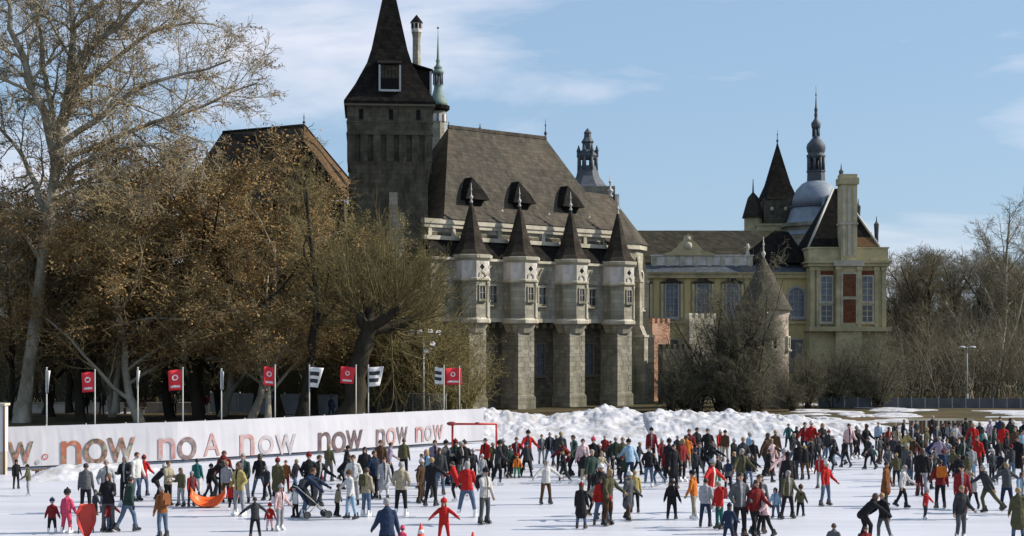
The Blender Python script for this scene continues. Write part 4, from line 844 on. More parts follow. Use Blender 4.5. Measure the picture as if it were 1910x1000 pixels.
# --- dark bare trunks standing in front of the wood
def bare(name, loc, pts, r0, r1, label, seed, mats=('bark_dark', 'twig_olive', 'leaf_olive'), n1=9, lf1=0.34, up=0.1, ang=50, n2=7, n3=7, t0=0.35, n4=5):
    g = np.random.default_rng(seed)
    c = chain(pts, 12)[None]; c[:, 1:-1] += g.normal(0, 0.06, c[:, 1:-1].shape); R = np.linspace(r0, r1, 12)[None]; R[0, 0] *= 1.4
    A, RA = spawn(g, c, R, n1, t0, 1, ang, 14, lf1, 0.4, 6, up, 0.16, 0.5); B, RB = spawn(g, A, RA, n2, 0.15, 1, 45, 14, 0.5, 0.35, 5, up * 0.6, 0.18, 0.55)
    D, RD = spawn(g, B, RB, n3, 0.1, 1, 42, 14, 0.55, 0.3, 4, 0.02, 0.2, 0.6, lmin=0.4); E, RE = spawn(g, D, RD, n4, 0.1, 1, 42, 14, 0.6, 0.3, 3, 0.0, 0.2, 0.7, lmin=0.35)
    return tag(tree_obj(name, loc, [(c, R, 9), (A, RA, 6)], [(B, RB, 4), (D, RD, 3), (E, np.maximum(RE, 0.009), 3)], None, mats), label, 'tree')
def rel(Y, bx, pts):
    x0 = gx(bx, Y); return [(at(p[0], p[1], Y).x - x0, p[2] if len(p) > 2 else 0.0, at(p[0], p[1], Y).z - LZ) for p in pts]
Yt = 99.0
bare('ash_tree', (gx(560, Yt), Yt, LZ - 0.1), rel(Yt, 560, [(560, 784), (572, 730), (582, 650), (592, 560), (582, 480), (574, 400), (572, 350)]), 0.34, 0.10, 'slender dark leaning trunk between the third and fourth red flags', 41)
Yt = 104.5
for i, (bx, tops, lab) in enumerate([(476, [(476, 772), (480, 700), (478, 600), (455, 480), (452, 400)], 'dark trunk just left of the third red flag'),
                                     (512, [(512, 772), (516, 690), (505, 600), (515, 520)], 'thin dark trunk just right of the third red flag'),
                                     (376, [(376, 770), (372, 690), (384, 600), (400, 500)], 'dark trunk right of the second red flag'),
                                     (215, [(215, 768), (222, 650), (210, 560), (225, 470)], 'pale thin trunk right of the first red flag'),
                                     (130, [(130, 768), (126, 660), (140, 560), (150, 480)], 'dark trunk between the plane tree and the first red flag')]):
    bare('ash_tree', (gx(bx, Yt), Yt, LZ - 0.1), rel(Yt, bx, tops), 0.24, 0.08, lab, 50 + i, ('bark_pale' if 'pale' in lab else 'bark_dark', 'twig_brown', 'leaf_rust'), n1=8, n2=6, n3=6, n4=4)
# --- old pollard with its fan of rods
Yt = 98.0; g = np.random.default_rng(61)
rp = lambda pts: rel(Yt, 655, pts)
trunkc = chain(rp([(650, 784), (666, 742), (662, 700), (676, 655), (692, 598)]), 10); Rk = np.array([1.2, 0.88, 0.66, 0.74, 0.58, 0.66, 0.52, 0.62, 0.5, 0.66])
arms = [chain(rp(p), 6) for p in ([(685, 615), (675, 595), (668, 580)], [(690, 605), (690, 585, 0.6), (684, 570, 0.8)], [(692, 608), (715, 595, -0.6), (738, 580, -0.8), (748, 572, -0.9)], [(690, 615), (720, 608, 0.5), (745, 602, 0.9), (768, 592, 1.0)], [(688, 610), (700, 580, 1.2), (710, 560, 1.5)])]
AP = np.stack(arms); AR = np.stack([np.array([0.40, 0.33, 0.38, 0.30, 0.36, 0.30])] * len(arms)); AR[:, -1] *= 0.6
S1, RS1 = spawn(g, AP, AR, 20, 0.3, 1.0, 46, 30, 1, 0.0, 7, 0.13, 0.13, 0.14, lens=np.full((len(arms), 1), 5.6)); RS1 = np.minimum(RS1, 0.05)
S2, RS2 = spawn(g, S1, RS1, 11, 0.1, 1, 26, 8, 0.32, 0.4, 4, 0.05, 0.08, 0.6); S3, RS3 = spawn(g, S2, RS2, 5, 0.1, 1, 28, 9, 0.5, 0.3, 3, 0.02, 0.12, 0.7)
po = tree_obj('pollard_willow', (gx(655, Yt), Yt, LZ - 0.1), [(trunkc[None], Rk[None], 12), (AP, AR, 8)], [(S1, RS1, 4), (S2, np.maximum(RS2, 0.011), 3), (S3, np.maximum(RS3, 0.009), 3)], None, ('bark_dark', 'twig_rod', 'leaf_olive'))
tag(po, 'gnarled dark pollard with a fan of pale rods beside the fourth red flag', 'tree')

# --- dark shrubs and trees in front of the palace
def shrub(name, seed, H, W, n=20, mats='twig_dark', tw=(7, 7, 5)):
    g = np.random.default_rng(seed)
    P = np.zeros((n, 6, 3)); a = g.uniform(0, 6.28, n); d = np.stack([np.cos(a) * W / H * g.uniform(0.1, 0.7, n), np.sin(a) * W / H * g.uniform(0.1, 0.7, n), np.ones(n)], 1); d = unit(d)
    P[:, 0, :2] = g.normal(0, 0.25, (n, 2)); L = H * g.uniform(0.5, 0.95, n)
    for s in range(5): d = unit(d + g.normal(0, 0.12, d.shape)); P[:, s + 1] = P[:, s] + d * (L / 5)[:, None]
    R = (0.03 + L * 0.009)[:, None] * np.linspace(1, 0.25, 6)[None]
    A, RA = spawn(g, P, R, tw[0], 0.12, 1, 48, 15, 0.42, 0.3, 5, 0.04, 0.2, 0.6); B, RB = spawn(g, A, RA, tw[1], 0.1, 1, 48, 15, 0.5, 0.3, 4, 0.0, 0.22, 0.6, lmin=0.4); D, RD = spawn(g, B, RB, tw[2], 0.1, 1, 45, 15, 0.6, 0.3, 3, 0, 0.22, 0.7, lmin=0.3)
    return tree_obj(name, (0, 0, 0), [(P, R, 5)], [(A, RA, 4), (B, RB, 3), (D, np.maximum(RD, 0.010), 3)], None, ('bark_dark', mats, 'leaf_olive'))
sh = shrub('shrub', 71, 8.0, 5.0); GS = 'dark shrubs before the palace'
def shrub_at(first, px, Y, top, label, rz, wide=1.0, z0=LZ):
    s = (gz(top, Y) - z0) / 7.0
    return put(sh, first, (gx(px, Y), Y, z0 - 0.1), rz, (s * wide, s), label, 'shrub', GS)
for i, (px, Y, top, lab, w) in enumerate([
    (1252, 117, 672, 'dark leafless shrub hard against the right end of the hall', 0.95), (1300, 115, 618, 'dark leafless shrub below the pale battlements', 0.9), (1345, 116, 568, 'tall dark leafless shrub left of the round tower', 0.85),
    (1392, 115, 512, 'tallest dark shrub, hiding the left side of the cone roof', 0.62), (1415, 113, 690, 'dark shrub in front of the round tower wall', 0.95), (1365, 113, 640, 'low dark shrub over the leaning trunk', 1.2), (1275, 113, 668, 'low dark shrub at the foot of the pink battlements', 1.2),
    (1505, 121, 655, 'dark leafless shrub just right of the round tower', 0.9), (1552, 123, 648, 'dark leafless shrub below the brick-panelled pavilion', 0.9), (1608, 124, 640, 'dark leafless shrub below the pavilion right window', 0.9), (1640, 122, 650, 'dark leafless shrub at the pavilion right corner', 1.0), (1478, 116, 708, 'low dark shrub at the round tower foot', 1.1)]):
    shrub_at(i == 0, px, Y, top, lab, i * 1.3, w)
Yt = 113.0
bare('park_tree', (gx(1350, Yt), Yt, LZ - 0.1), rel(Yt, 1350, [(1350, 768), (1358, 735), (1340, 700), (1370, 665), (1400, 640), (1420, 600)]), 0.36, 0.10, 'dark crooked tree leaning over the shrubs before the round tower', 81, ('bark_dark', 'twig_dark', 'leaf_olive'), n1=10, lf1=0.45, t0=0.3)

# --- woods at the right
GR = 'bare trees of the right wood'
spots = [(1690, 170, 470), (1735, 165, 462), (1775, 175, 470), (1820, 168, 478), (1862, 176, 470), (1905, 170, 480), (1950, 166, 470), (1712, 182, 480), (1795, 186, 470), (1880, 188, 485), (1665, 178, 500), (1640, 190, 560), (1930, 182, 500)]
words = ['beside the pavilion corner', 'rising highest left of the street lamp', 'left of the street lamp', 'behind the street lamp', 'behind the pale plane', 'at the right picture edge', 'beyond the right picture edge', 'in the second row by the pavilion', 'in the second row behind the lamp', 'in the second row behind the pale plane', 'half hidden by the pavilion', 'low behind the pavilion', 'in the second row at the right edge']
for i, (px, Y, top) in enumerate(spots):
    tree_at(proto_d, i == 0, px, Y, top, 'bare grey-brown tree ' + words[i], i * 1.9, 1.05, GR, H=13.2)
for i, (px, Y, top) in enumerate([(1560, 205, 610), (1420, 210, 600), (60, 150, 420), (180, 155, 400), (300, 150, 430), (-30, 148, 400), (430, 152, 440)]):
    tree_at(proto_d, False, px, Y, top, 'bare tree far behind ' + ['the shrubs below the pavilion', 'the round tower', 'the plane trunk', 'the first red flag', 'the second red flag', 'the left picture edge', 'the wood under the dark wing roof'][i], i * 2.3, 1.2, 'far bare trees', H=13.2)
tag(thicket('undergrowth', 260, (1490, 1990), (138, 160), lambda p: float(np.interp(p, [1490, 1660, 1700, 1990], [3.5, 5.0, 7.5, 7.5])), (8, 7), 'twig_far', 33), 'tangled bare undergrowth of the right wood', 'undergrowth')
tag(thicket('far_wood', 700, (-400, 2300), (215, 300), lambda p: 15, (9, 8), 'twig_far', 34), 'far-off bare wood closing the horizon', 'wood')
Yt = 146.0; g = np.random.default_rng(91)
r3 = lambda pts: rel(Yt, 1848, pts)
tk = chain(r3([(1848, 742), (1856, 700), (1866, 650), (1876, 600), (1874, 520), (1880, 440), (1884, 395)]), 11); tkR = np.linspace(0.34, 0.06, 11)
lb2 = [r3([(1856, 705), (1835, 660, 1), (1800, 610, 1.5), (1775, 560, 2)]), r3([(1862, 670), (1890, 610, -1), (1900, 540, -1.4), (1915, 470, -2)]), r3([(1870, 620), (1845, 570, -1), (1825, 530, -1.5), (1800, 500, -2)]), r3([(1876, 580), (1900, 530, 1), (1930, 490, 2)]),
       r3([(1874, 520), (1850, 470, 1), (1845, 430, 1.4)]), r3([(1852, 720), (1880, 690, 1), (1920, 640, 2)]), r3([(1850, 725), (1826, 690, -1), (1790, 660, -2)])]
LPb = np.stack([chain(l, 8) for l in lb2]); LRb = np.stack([np.linspace(0.15, 0.045, 8)] * len(lb2))
A, RA = spawn(g, np.concatenate([LPb, chain(tk[4:], 8)[None]]), np.concatenate([LRb, np.linspace(0.2, 0.06, 8)[None]]), 13, 0.1, 1, 45, 14, 0.42, 0.3, 5, 0.05, 0.16, 0.5)
B, RB = spawn(g, A, RA, 9, 0.1, 1, 45, 14, 0.55, 0.3, 4, 0.02, 0.2, 0.6); D, RD = spawn(g, B, RB, 6, 0.1, 1, 42, 14, 0.55, 0.3, 3, 0, 0.2, 0.7, lmin=0.4)
tag(tree_obj('plane_tree', (gx(1848, Yt), Yt, LZ - 0.1), [(tk[None], tkR[None], 9), (LPb, LRb, 6)], [(A, RA, 4), (B, np.maximum(RB, 0.016), 3), (D, np.maximum(RD, 0.011), 3)], None, ('bark_pale', 'twig_far', 'leaf_tan')), 'pale-barked spreading plane tree near the right picture edge', 'tree')
# ---------------------------------------------------------------- banner along the rink edge
BP = [12, 170, 330, 465, 600, 735, 872, 905]; BY = [64.5, 66.4, 68.6, 71.3, 74.4, 78.0, 81.8, 82.6]
def ban(px): Y = float(np.interp(px, BP, BY)); return Vector((gx(px, Y), Y, 0))
bn = tag(empty('banner', ban(12)), 'long white advertising banner along the left edge of the ice', 'banner')
o0 = ban(12); N = 120; V = []
for k in range(N + 1):
    px = 12 + 890 * k / N; p = ban(px) - o0; q = ban(px + 1) - ban(px - 1); n = Vector((q.y, -q.x, 0)).normalized()
    w = 0.006 * math.sin(k * 0.9) + 0.005 * math.sin(k * 2.3); sag = 0.008 * math.sin(k * 0.52) ** 2
    for (dz, off) in ((1.9 - sag, 0), (1.3, w), (0.7, w * 1.3), (0.16, w * 0.8)):
        V.append(p + n * off + Vector((0, 0, dz)))
    for (dz, off) in ((0.16, w * 0.8 - 0.02), (0.7, w * 1.3 - 0.02), (1.3, w - 0.02), (1.9 - sag, -0.02)):
        V.append(p + n * off + Vector((0, 0, dz)))
i = np.arange((N + 1) * 8).reshape(N + 1, 8); j = np.roll(i, -1, axis=1)
link(bpy.data.objects.new('sheet', mesh_np('sheet', [tuple(v) for v in V], np.stack([i[:-1], j[:-1], j[1:], i[1:]], -1).reshape(-1, 4), M['fabric_banner'], False)), bn)
for k in range(13):
    p = ban(12 + 890 * k / 12) - o0; b = MB(); b.tube(p + Vector((-0.03, 0.12, -0.1)), p + Vector((-0.03, 0.12, 1.95)), 0.03); b.obj('post', M['galv'], bn)
for k in range(12):
    p = ban(12 + 890 * k / 12) - o0; q = ban(12 + 890 * (k + 1) / 12) - o0
    b = MB(); b.tube(p + Vector((0, 0.13, 1.88)), q + Vector((0, 0.13, 1.88)), 0.02); b.obj('top_rail', M['iron'], bn)
    b = MB(); b.tube(p + Vector((0, 0.1, 0.12)), q + Vector((0, 0.1, 0.12)), 0.03); b.obj('bottom_rail', M['iron'], bn)
def ink(name, a, b_, c): return material(name, a, 0.8, b_, 3.5, 1.0, col3=c, scale3=2.6, lo=0.42, hi=0.58)
INK = {'rust': ink('print_rust', (0.33, 0.10, 0.06), (0.20, 0.13, 0.08), (0.42, 0.24, 0.15)), 'mixed': ink('print_mixed', (0.30, 0.15, 0.11), (0.07, 0.065, 0.05), (0.26, 0.27, 0.22)),
       'dusk': ink('print_dusk', (0.15, 0.105, 0.105), (0.24, 0.19, 0.19), (0.11, 0.075, 0.07)), 'rose': ink('print_rose', (0.42, 0.23, 0.215), (0.38, 0.30, 0.30), (0.32, 0.14, 0.13)),
       'faint': ink('print_faint', (0.42, 0.37, 0.39), (0.28, 0.28, 0.31), (0.44, 0.32, 0.29)), 'plum': ink('print_plum', (0.085, 0.055, 0.06), (0.13, 0.09, 0.09), (0.17, 0.125, 0.125)), 'red': M['red_paint']}
def glyph(ch):
    cu = bpy.data.curves.new('glyph', 'FONT'); cu.body = ch; cu.extrude = 0.0; cu.offset = 0.006
    ob = bpy.data.objects.new('glyph', cu); C.objects.link(ob); dg = bpy.context.evaluated_depsgraph_get()
    me = bpy.data.meshes.new_from_object(ob.evaluated_get(dg)); bpy.data.objects.remove(ob)
    v = np.array([x.co[:] for x in me.vertices]); f = [tuple(p.vertices) for p in me.polygons]
    v[:, :2] -= v[:, :2].min(0); v[:, :2] /= v[:, :2].max(0); return v, f
GL_ = {c: glyph(c) for c in 'nowA.'}
def letter(ch, x0, x1, y0, y1, inkname, name='letter'):
    v, f = GL_[ch]; pm = (x0 + x1) / 2
    a = ban(x0); c = ban(x1); d = (c - a); n = Vector((d.y, -d.x, 0)).normalized(); mid = ban(pm)
    z1_ = gz(y0, mid.y); z0_ = gz(y1, mid.y); V = []
    for p in v: V.append(tuple(a - o0 + d * float(p[0]) + n * 0.030 + Vector((0, 0, z0_ + (z1_ - z0_) * float(p[1])))))
    me = bpy.data.meshes.new('letter'); k = len(V); V += [tuple(Vector(q) + n * 0.004) for q in V]
    me.from_pydata(V, [], [tuple(t) for t in f] + [tuple(i + k for i in t) for t in f]); me.materials.append(INK[inkname]); me.update()
    return link(bpy.data.objects.new(name, me), bn)
for L in [('w', 14, 62, 824, 866, 'mixed'), ('.', 66, 74, 858, 866, 'faint'), ('n', 114, 152, 822, 866, 'rust'), ('o', 156, 200, 818, 866, 'mixed'), ('w', 200, 252, 816, 862, 'mixed'),
          ('n', 295, 327, 817, 856, 'rose'), ('o', 331, 366, 815, 858, 'dusk'), ('A', 380, 410, 808, 850, 'rose'), ('n', 447, 474, 810, 850, 'rose'), ('o', 482, 510, 812, 848, 'faint'), ('w', 514, 552, 810, 848, 'faint'),
          ('n', 593, 616, 806, 842, 'plum'), ('o', 619, 645, 805, 844, 'plum'), ('w', 645, 676, 802, 840, 'plum'), ('n', 701, 718, 800, 832, 'dusk'), ('o', 721, 738, 798, 830, 'rose'), ('w', 739, 760, 796, 828, 'dusk'),
          ('n', 775, 790, 796, 824, 'rose'), ('o', 792, 806, 794, 822, 'faint'), ('w', 807, 826, 792, 820, 'rose')]: letter(*L)
p = ban(84); d = (ban(90) - ban(78)).normalized(); n = Vector((d.y, -d.x, 0)); b = MB(); zc = gz(852, p.y)
for k in range(16):
    a0, a1 = 2*math.pi*k/16, 2*math.pi*(k+1)/16; q = lambda r, a: p - o0 + n * 0.034 + d * (r * math.cos(a)) + Vector((0, 0, zc + r * math.sin(a)))
    b.add([q(0.09, a0), q(0.13, a0), q(0.13, a1), q(0.09, a1)], [(0, 1, 2, 3)])
b.obj('ring_emblem', INK['red'], bn)

# ---------------------------------------------------------------- flags on poles behind the banner
def flag(label, pole, x0, x1, y0, y1, kind, skew=0.0):
    Y = float(np.interp(pole, BP, BY)) + 0.9; s = Y / F
    e = tag(empty('flag', (gx(pole, Y), Y, 0)), label, 'flag', 'flags behind the banner')
    b = MB(); b.tube((0, 0, -0.2), (0, 0, gz(y0 - 3, Y)), 0.035, 0.028, 8); b.ball((0, 0, gz(y0 - 3.5, Y)), 0.045); b.obj('pole', M['galv'], e)
    nx, nz = 10, 8; X0, X1 = (x0 - pole) * s, (x1 - pole) * s; Z0, Z1 = gz(y1, Y), gz(y0, Y)
    def pt(u, v, off=0.0):
        w = abs(u if abs(X0) < abs(X1) else 1 - u)
        return (X0 + (X1 - X0) * u - skew * (1 - v) * u * s * 10, off + 0.10 * w * math.sin(u * 5 + v * 2.4 + pole), Z0 + (Z1 - Z0) * v - 0.04 * w * math.sin(u * 3 + pole))
    def sheet(name, mat, u0, u1, v0, v1, th, nx=nx, nz=nz):
        V = []; Fq = []
        for side in (-th, th):
            for a in range(nz + 1):
                for c in range(nx + 1): V.append(pt(u0 + (u1 - u0) * c / nx, v0 + (v1 - v0) * a / nz, side))
        W = (nx + 1) * (nz + 1); I = lambda sd, a, c: sd * W + a * (nx + 1) + c
        for a in range(nz):
            for c in range(nx): Fq += [(I(0, a, c), I(0, a, c+1), I(0, a+1, c+1), I(0, a+1, c)), (I(1, a, c), I(1, a+1, c), I(1, a+1, c+1), I(1, a, c+1))]
        for a in range(nz): Fq += [(I(0, a, 0), I(0, a+1, 0), I(1, a+1, 0), I(1, a, 0)), (I(0, a, nx), I(1, a, nx), I(1, a+1, nx), I(0, a+1, nx))]
        for c in range(nx): Fq += [(I(0, 0, c), I(1, 0, c), I(1, 0, c+1), I(0, 0, c+1)), (I(0, nz, c), I(0, nz, c+1), I(1, nz, c+1), I(1, nz, c))]
        return link(bpy.data.objects.new(name, mesh_np(name, V, np.array(Fq), M[mat], True)), e)
    if kind == 'red':
        sheet('cloth', 'red_cloth', 0, 1, 0, 1, 0.006); sheet('lettering_strip', 'white_cloth', 0.16, 0.84, 0.13, 0.24, 0.011, 8, 2)
        b = MB()
        for k in range(14):
            a0, a1 = 2*math.pi*k/14, 2*math.pi*(k+1)/14; ra = abs((X1 - X0) / (Z1 - Z0))
            for sd in (-0.012, 0.012):
                q = [pt(0.5 + r / ra * math.cos(a), 0.62 + r * math.sin(a), sd) for r, a in ((0.085, a0), (0.145, a0), (0.145, a1), (0.085, a1))]
                b.add(q, [(0, 1, 2, 3)])
        b.obj('ring_emblem', M['white_cloth'], e)
    elif kind == 'stripe':
        sheet('cloth', 'white_cloth', 0, 1, 0, 1, 0.006)
        for v0 in (0.22, 0.58): sheet('stripe', 'black_cloth', 0.02, 0.80, v0, v0 + 0.20, 0.011, 8, 2)
    else: sheet('cloth', 'white_cloth', 0, 1, 0, 1, 0.006)
flag('red flag with white ring, leftmost of the five red ones', 177, 152, 176, 694, 731, 'red'); flag('red flag with white ring, second red one from the left', 341, 314, 340, 690, 728, 'red')
flag('red flag with white ring, third red one from the left', 513, 492, 512, 685, 720, 'red'); flag('red flag with white ring, flying in front of the pollard', 664, 635, 663, 685, 716, 'red', 0.4)
flag('red flag with white ring, rightmost, next to the hall pier', 857, 829, 860, 687, 718, 'red', -0.2); flag('white flag with two black stripes left of the pollard', 577, 578, 604, 685, 722, 'stripe', 1.1)
flag('white flag with two black stripes right of the pollard', 687, 688, 716, 685, 721, 'stripe', 0.8); flag('white flag with black stripes half behind the rightmost red one', 828, 811, 827, 686, 717, 'stripe')
flag('white flag seen edge-on beside the plane trunk', 87, 85, 94, 690, 732, 'white', 0.3); flag('white flag seen edge-on between the first two red flags', 257, 255, 261, 690, 726, 'white', 0.3); flag('white flag seen edge-on between second and third red flags', 413, 411, 418, 692, 726, 'white', 0.1)

# ---------------------------------------------------------------- ice hockey goal
Y = 76.0; s = Y / F
gl = tag(empty('goal_frame', (gx(885, Y), Y, 0)), 'red tubular goal frame standing at the right end of the banner', 'goal')
W = 41 * s; H = gz(791, Y)
b = MB(); b.tube((-W, 0, 0), (-W, 0, H), 0.055, n=8); b.obj('post', M['red_paint'], gl)
b = MB(); b.tube((W, 0, 0), (W, 0, H), 0.055, n=8); b.obj('post', M['red_paint'], gl)
b = MB(); b.tube((-W - 0.25, 0, H), (W, 0, H), 0.055, n=8); b.obj('crossbar', M['red_paint'], gl)
b = MB(); b.tube((-W, 0, 0.03), (-W, 0.8, 0.03), 0.035); b.tube((W, 0, 0.03), (W, 0.8, 0.03), 0.035); b.tube((-W, 0.8, 0.03), (W, 0.8, 0.03), 0.035); b.tube((-W, 0, H), (-W, 0.8, 0.03), 0.03); b.tube((W, 0, H), (W, 0.8, 0.03), 0.03); b.obj('back_frame', M['red_paint'], gl)
b = MB(); b.ball((-W - 0.05, -0.02, H + 0.02), 0.16, 10, sx=1.6, sz=0.7); b.ball((0.15, 0, H + 0.03), 0.10, 8, sx=1.5, sz=0.7); b.obj('rolled_net', material('net_roll', (0.30, 0.05, 0.05), 0.9, (0.12, 0.03, 0.03), 6, 0.8), gl)

# ---------------------------------------------------------------- fences, walls, masts, lamps
def panel_fence(name, label, x0, Y0, x1, Y1, n, z0, h, mat, cat='fence', gap=0.04, posts=True):
    a = Vector((gx(x0, Y0), Y0, 0)); c = Vector((gx(x1, Y1), Y1, 0)); L = (c - a).length; rz = math.atan2(c.y - a.y, c.x - a.x)
    e = tag(empty(name, a, rz), label, cat); w = L / n; rs = random.Random(n)
    for k in range(n):
        b = MB(); b.box(k * w + gap, (k + 1) * w - gap, -0.02, 0.02, z0 + 0.05, z0 + h + rs.uniform(-0.03, 0.03)); b.obj('panel', M[mat], e)
    if posts:
        for k in range(n + 1):
            b = MB(); b.box(k * w - 0.035, k * w + 0.035, 0.025, 0.1, -0.1, z0 + h + 0.08); b.obj('post', M['galv'], e)
    return e
panel_fence('hoarding', 'grey board hoarding behind the dark trunks on the left lawn', 392, 114, 645, 109, 9, LZ, 1.55, 'grey_board')
M['mesh_wire'] = material('mesh_wire', (0.24, 0.25, 0.24), 0.6)
def wire_fence(label, x0, Y0, x1, Y1, n, h):
    a = Vector((gx(x0, Y0), Y0, LZ)); c = Vector((gx(x1, Y1), Y1, LZ)); L = (c - a).length; e = tag(empty('wire_fence', a, math.atan2(c.y - a.y, c.x - a.x)), label, 'fence'); w = L / n
    for k in range(n + 1):
        b = MB(); b.tube((k * w, 0, -0.2), (k * w, 0, h + 0.05), 0.03); b.obj('post', M['mesh_wire'], e)
    for z in (0.1, h):
        b = MB(); b.tube((0, 0, z), (L, 0, z), 0.018); b.obj('rail', M['mesh_wire'], e)
    b = MB(); q = 0.14; k = 0
    for t in np.arange(0, L, q):
        b.tube((t, 0, 0.1), (min(L, t + h - 0.1), 0, min(h, 0.1 + L - t)), 0.005, n=3); b.tube((t, 0.004, h), (min(L, t + h - 0.1), 0.004, max(0.1, h - L + t)), 0.005, n=3)
    o = b.obj('wire_mesh', M['mesh_wire'], e); o['kind'] = 'stuff'
    return e
wire_fence('wire mesh fence between the pollard and the floodlight mast', 650, 108, 832, 104, 6, 1.75)
M['dark_board'] = material('dark_board', (0.10, 0.11, 0.12), 0.8, (0.06, 0.066, 0.07), 1.2, 0.8, 0.2, 10)
panel_fence('hoarding', 'low dark grey hoarding in front of the right wood', 1526, 123.0, 1930, 120.0, 16, LZ, 0.85, 'dark_board')
b = MB(); a = at(-10, 760, 114.5); L = gx(395, 114.5) - gx(-10, 114.5); b.box(0, L, 0, 0.35, 0, 0.75); w = b.obj('low_wall', M['plaster']); w.location = (a.x, 114.5, LZ - 0.1); tag(w, 'low stone wall with pale coping behind the left lawn', 'wall')
for k in range(12):
    b = MB(); b.box(k * L / 12 + 0.01, (k + 1) * L / 12 - 0.01, -0.06, 0.41, 0.75, 0.88); b.obj('coping_stone', M['trim'], w)
# floodlight mast
Y = 104.0; fm = tag(empty('floodlight_mast', (gx(790, Y), Y, LZ)), 'tall thin mast with a ring of white floodlights', 'floodlight')
H = gz(628, Y) - LZ
b = MB(); b.tube((0, 0, -0.2), (0, 0, H), 0.07, 0.05, 8); b.obj('pole', M['galv'], fm)
b = MB(); b.tube((-0.9, 0, H - 0.05), (0.95, 0, H - 0.05), 0.03); b.tube((0.6, 0, H - 0.85), (0, 0, H - 0.9), 0.03); b.obj('cross_arm', M['galv'], fm)
M['lamp_glass'] = material('lamp_glass', (0.80, 0.80, 0.76), 0.3, spec=0.6)
for (px, py, r) in ((768, 620, -0.5), (783, 619, -0.2), (803, 619, 0.2), (818, 621, 0.5), (807, 642, 0.3), (795, 655, 0.0)):
    b = MB(); b.at(((px - 790) * Y / F, -0.08, H + (628 - py) * Y / F), 0, -0.5, r); b.box(-0.17, 0.17, -0.06, 0.08, -0.13, 0.13).lathe([(0.13, 0.1), (0.05, 0.2)], 8); fh = b.obj('lamp_head', M['lamp_glass'], fm)
# street lamp in the right wood
Y = 130.0; lp = tag(empty('street_lamp', (gx(1804, Y), Y, LZ)), 'double-headed street lamp in front of the right wood', 'street lamp'); H = gz(648, Y) - LZ
b = MB(); b.tube((0, 0, -0.2), (0, 0, H), 0.075, 0.05, 8); b.tube((0, 0, -0.1), (0, 0, 0.9), 0.12, 0.1, 8); b.obj('pole', M['mesh_wire'], lp)
b = MB(); b.tube((-0.5, 0, H), (0.55, 0, H), 0.03); b.obj('arm', M['mesh_wire'], lp)
for sgn in (-1, 1):
    b = MB(); b.at((sgn * 0.45, 0, H)); b.lathe([(0.06, 0.12), (0.2, 0.08), (0.26, 0.0), (0.2, -0.07), (0.05, -0.1)], 10, smooth=True, sx=1.3); b.obj('lamp_head', M['galv'], lp)
# dark railing with pale pickets at the far right of the ice
Y = 90.0; rl = tag(empty('railing', (gx(1697, Y), Y, 0)), 'railing with pale pickets at the far right edge of the ice', 'fence'); L = gx(1812, Y) - gx(1697, Y); zt = gz(783, Y)
b = MB(); b.box(-0.1, L + 0.1, -0.06, 0.06, zt - 0.05, zt + 0.06); b.obj('top_rail', M['trim'], rl)
b = MB(); b.box(0, L, 0.07, 0.12, 0.05, zt - 0.06); b.obj('back_board', M['timber'], rl)
for k in range(16):
    b = MB(); x = L * k / 15; b.box(x - 0.05, x + 0.05, -0.04, 0.03, -0.02, zt - 0.055); b.obj('picket', M['trim'] if k % 3 else M['timber'], rl)
# kiosk corner, bench and planks at the left
Y = 62.8; kx = gx(15, 63.3)
kk = tag(empty('rink_booth', (kx, Y, 0)), 'white booth with beige lower wall cut by the left picture edge', 'booth'); zt = gz(757, Y)
b = MB(); b.box(-3.2, 0, 0, 0.5, 0.95, zt); b.obj('upper_wall', M['white_paint'], kk)
b = MB(); b.box(-3.18, -0.02, 0.02, 0.48, -0.02, 0.95); b.obj('lower_wall', M['beige_paint'], kk)
b = MB(); b.box(-3.4, 0.06, -0.1, 0.6, zt, zt + 0.1); b.obj('roof_slab', M['trim'], kk)
b = MB(); b.tube((0.02, -0.05, 0), (0.02, -0.05, zt), 0.05, n=8); b.obj('corner_post', M['timber'], kk)
Y = 62.2; pb = tag(empty('timber_bench', (gx(97, Y), Y, 0.0), math.radians(28)), 'low weathered plank bench at the foot of the banner', 'bench')
for k in range(3):
    b = MB(); b.box(-0.8, 0.8, -0.2 + k * 0.14, -0.08 + k * 0.14, 0.24, 0.29); b.obj('plank', M['timber'], pb)
for sx in (-0.6, 0.6):
    b = MB(); b.box(sx - 0.05, sx + 0.05, -0.18, 0.18, 0, 0.24); b.obj('leg', M['timber'], pb)
def bench(label, px, py, rz):
    Y = 5.3 * F / (py - HZ); e = tag(empty('park_bench', (gx(px, Y), Y, LZ), rz), label, 'bench', 'park benches')
    for k in range(4):
        b = MB(); b.box(-0.9, 0.9, -0.25 + k * 0.13, -0.15 + k * 0.13, 0.42, 0.46); b.obj('slat', M['timber'], e)
    for k in range(3):
        b = MB(); b.box(-0.9, 0.9, 0.26, 0.30, 0.52 + k * 0.13, 0.62 + k * 0.13); b.obj('back_slat', M['timber'], e)
    for sx in (-0.7, 0.7):
        b = MB(); b.box(sx - 0.03, sx + 0.03, -0.24, 0.26, 0, 0.42); b.box(sx - 0.03, sx + 0.03, 0.22, 0.258, 0.42, 0.92); b.obj('leg', M['iron'], e)
bench('dark park bench under the pale plane tree', 1885, 760, 0.2); bench('dark park bench on the lawn behind the first red flag', 250, 772, -0.1)
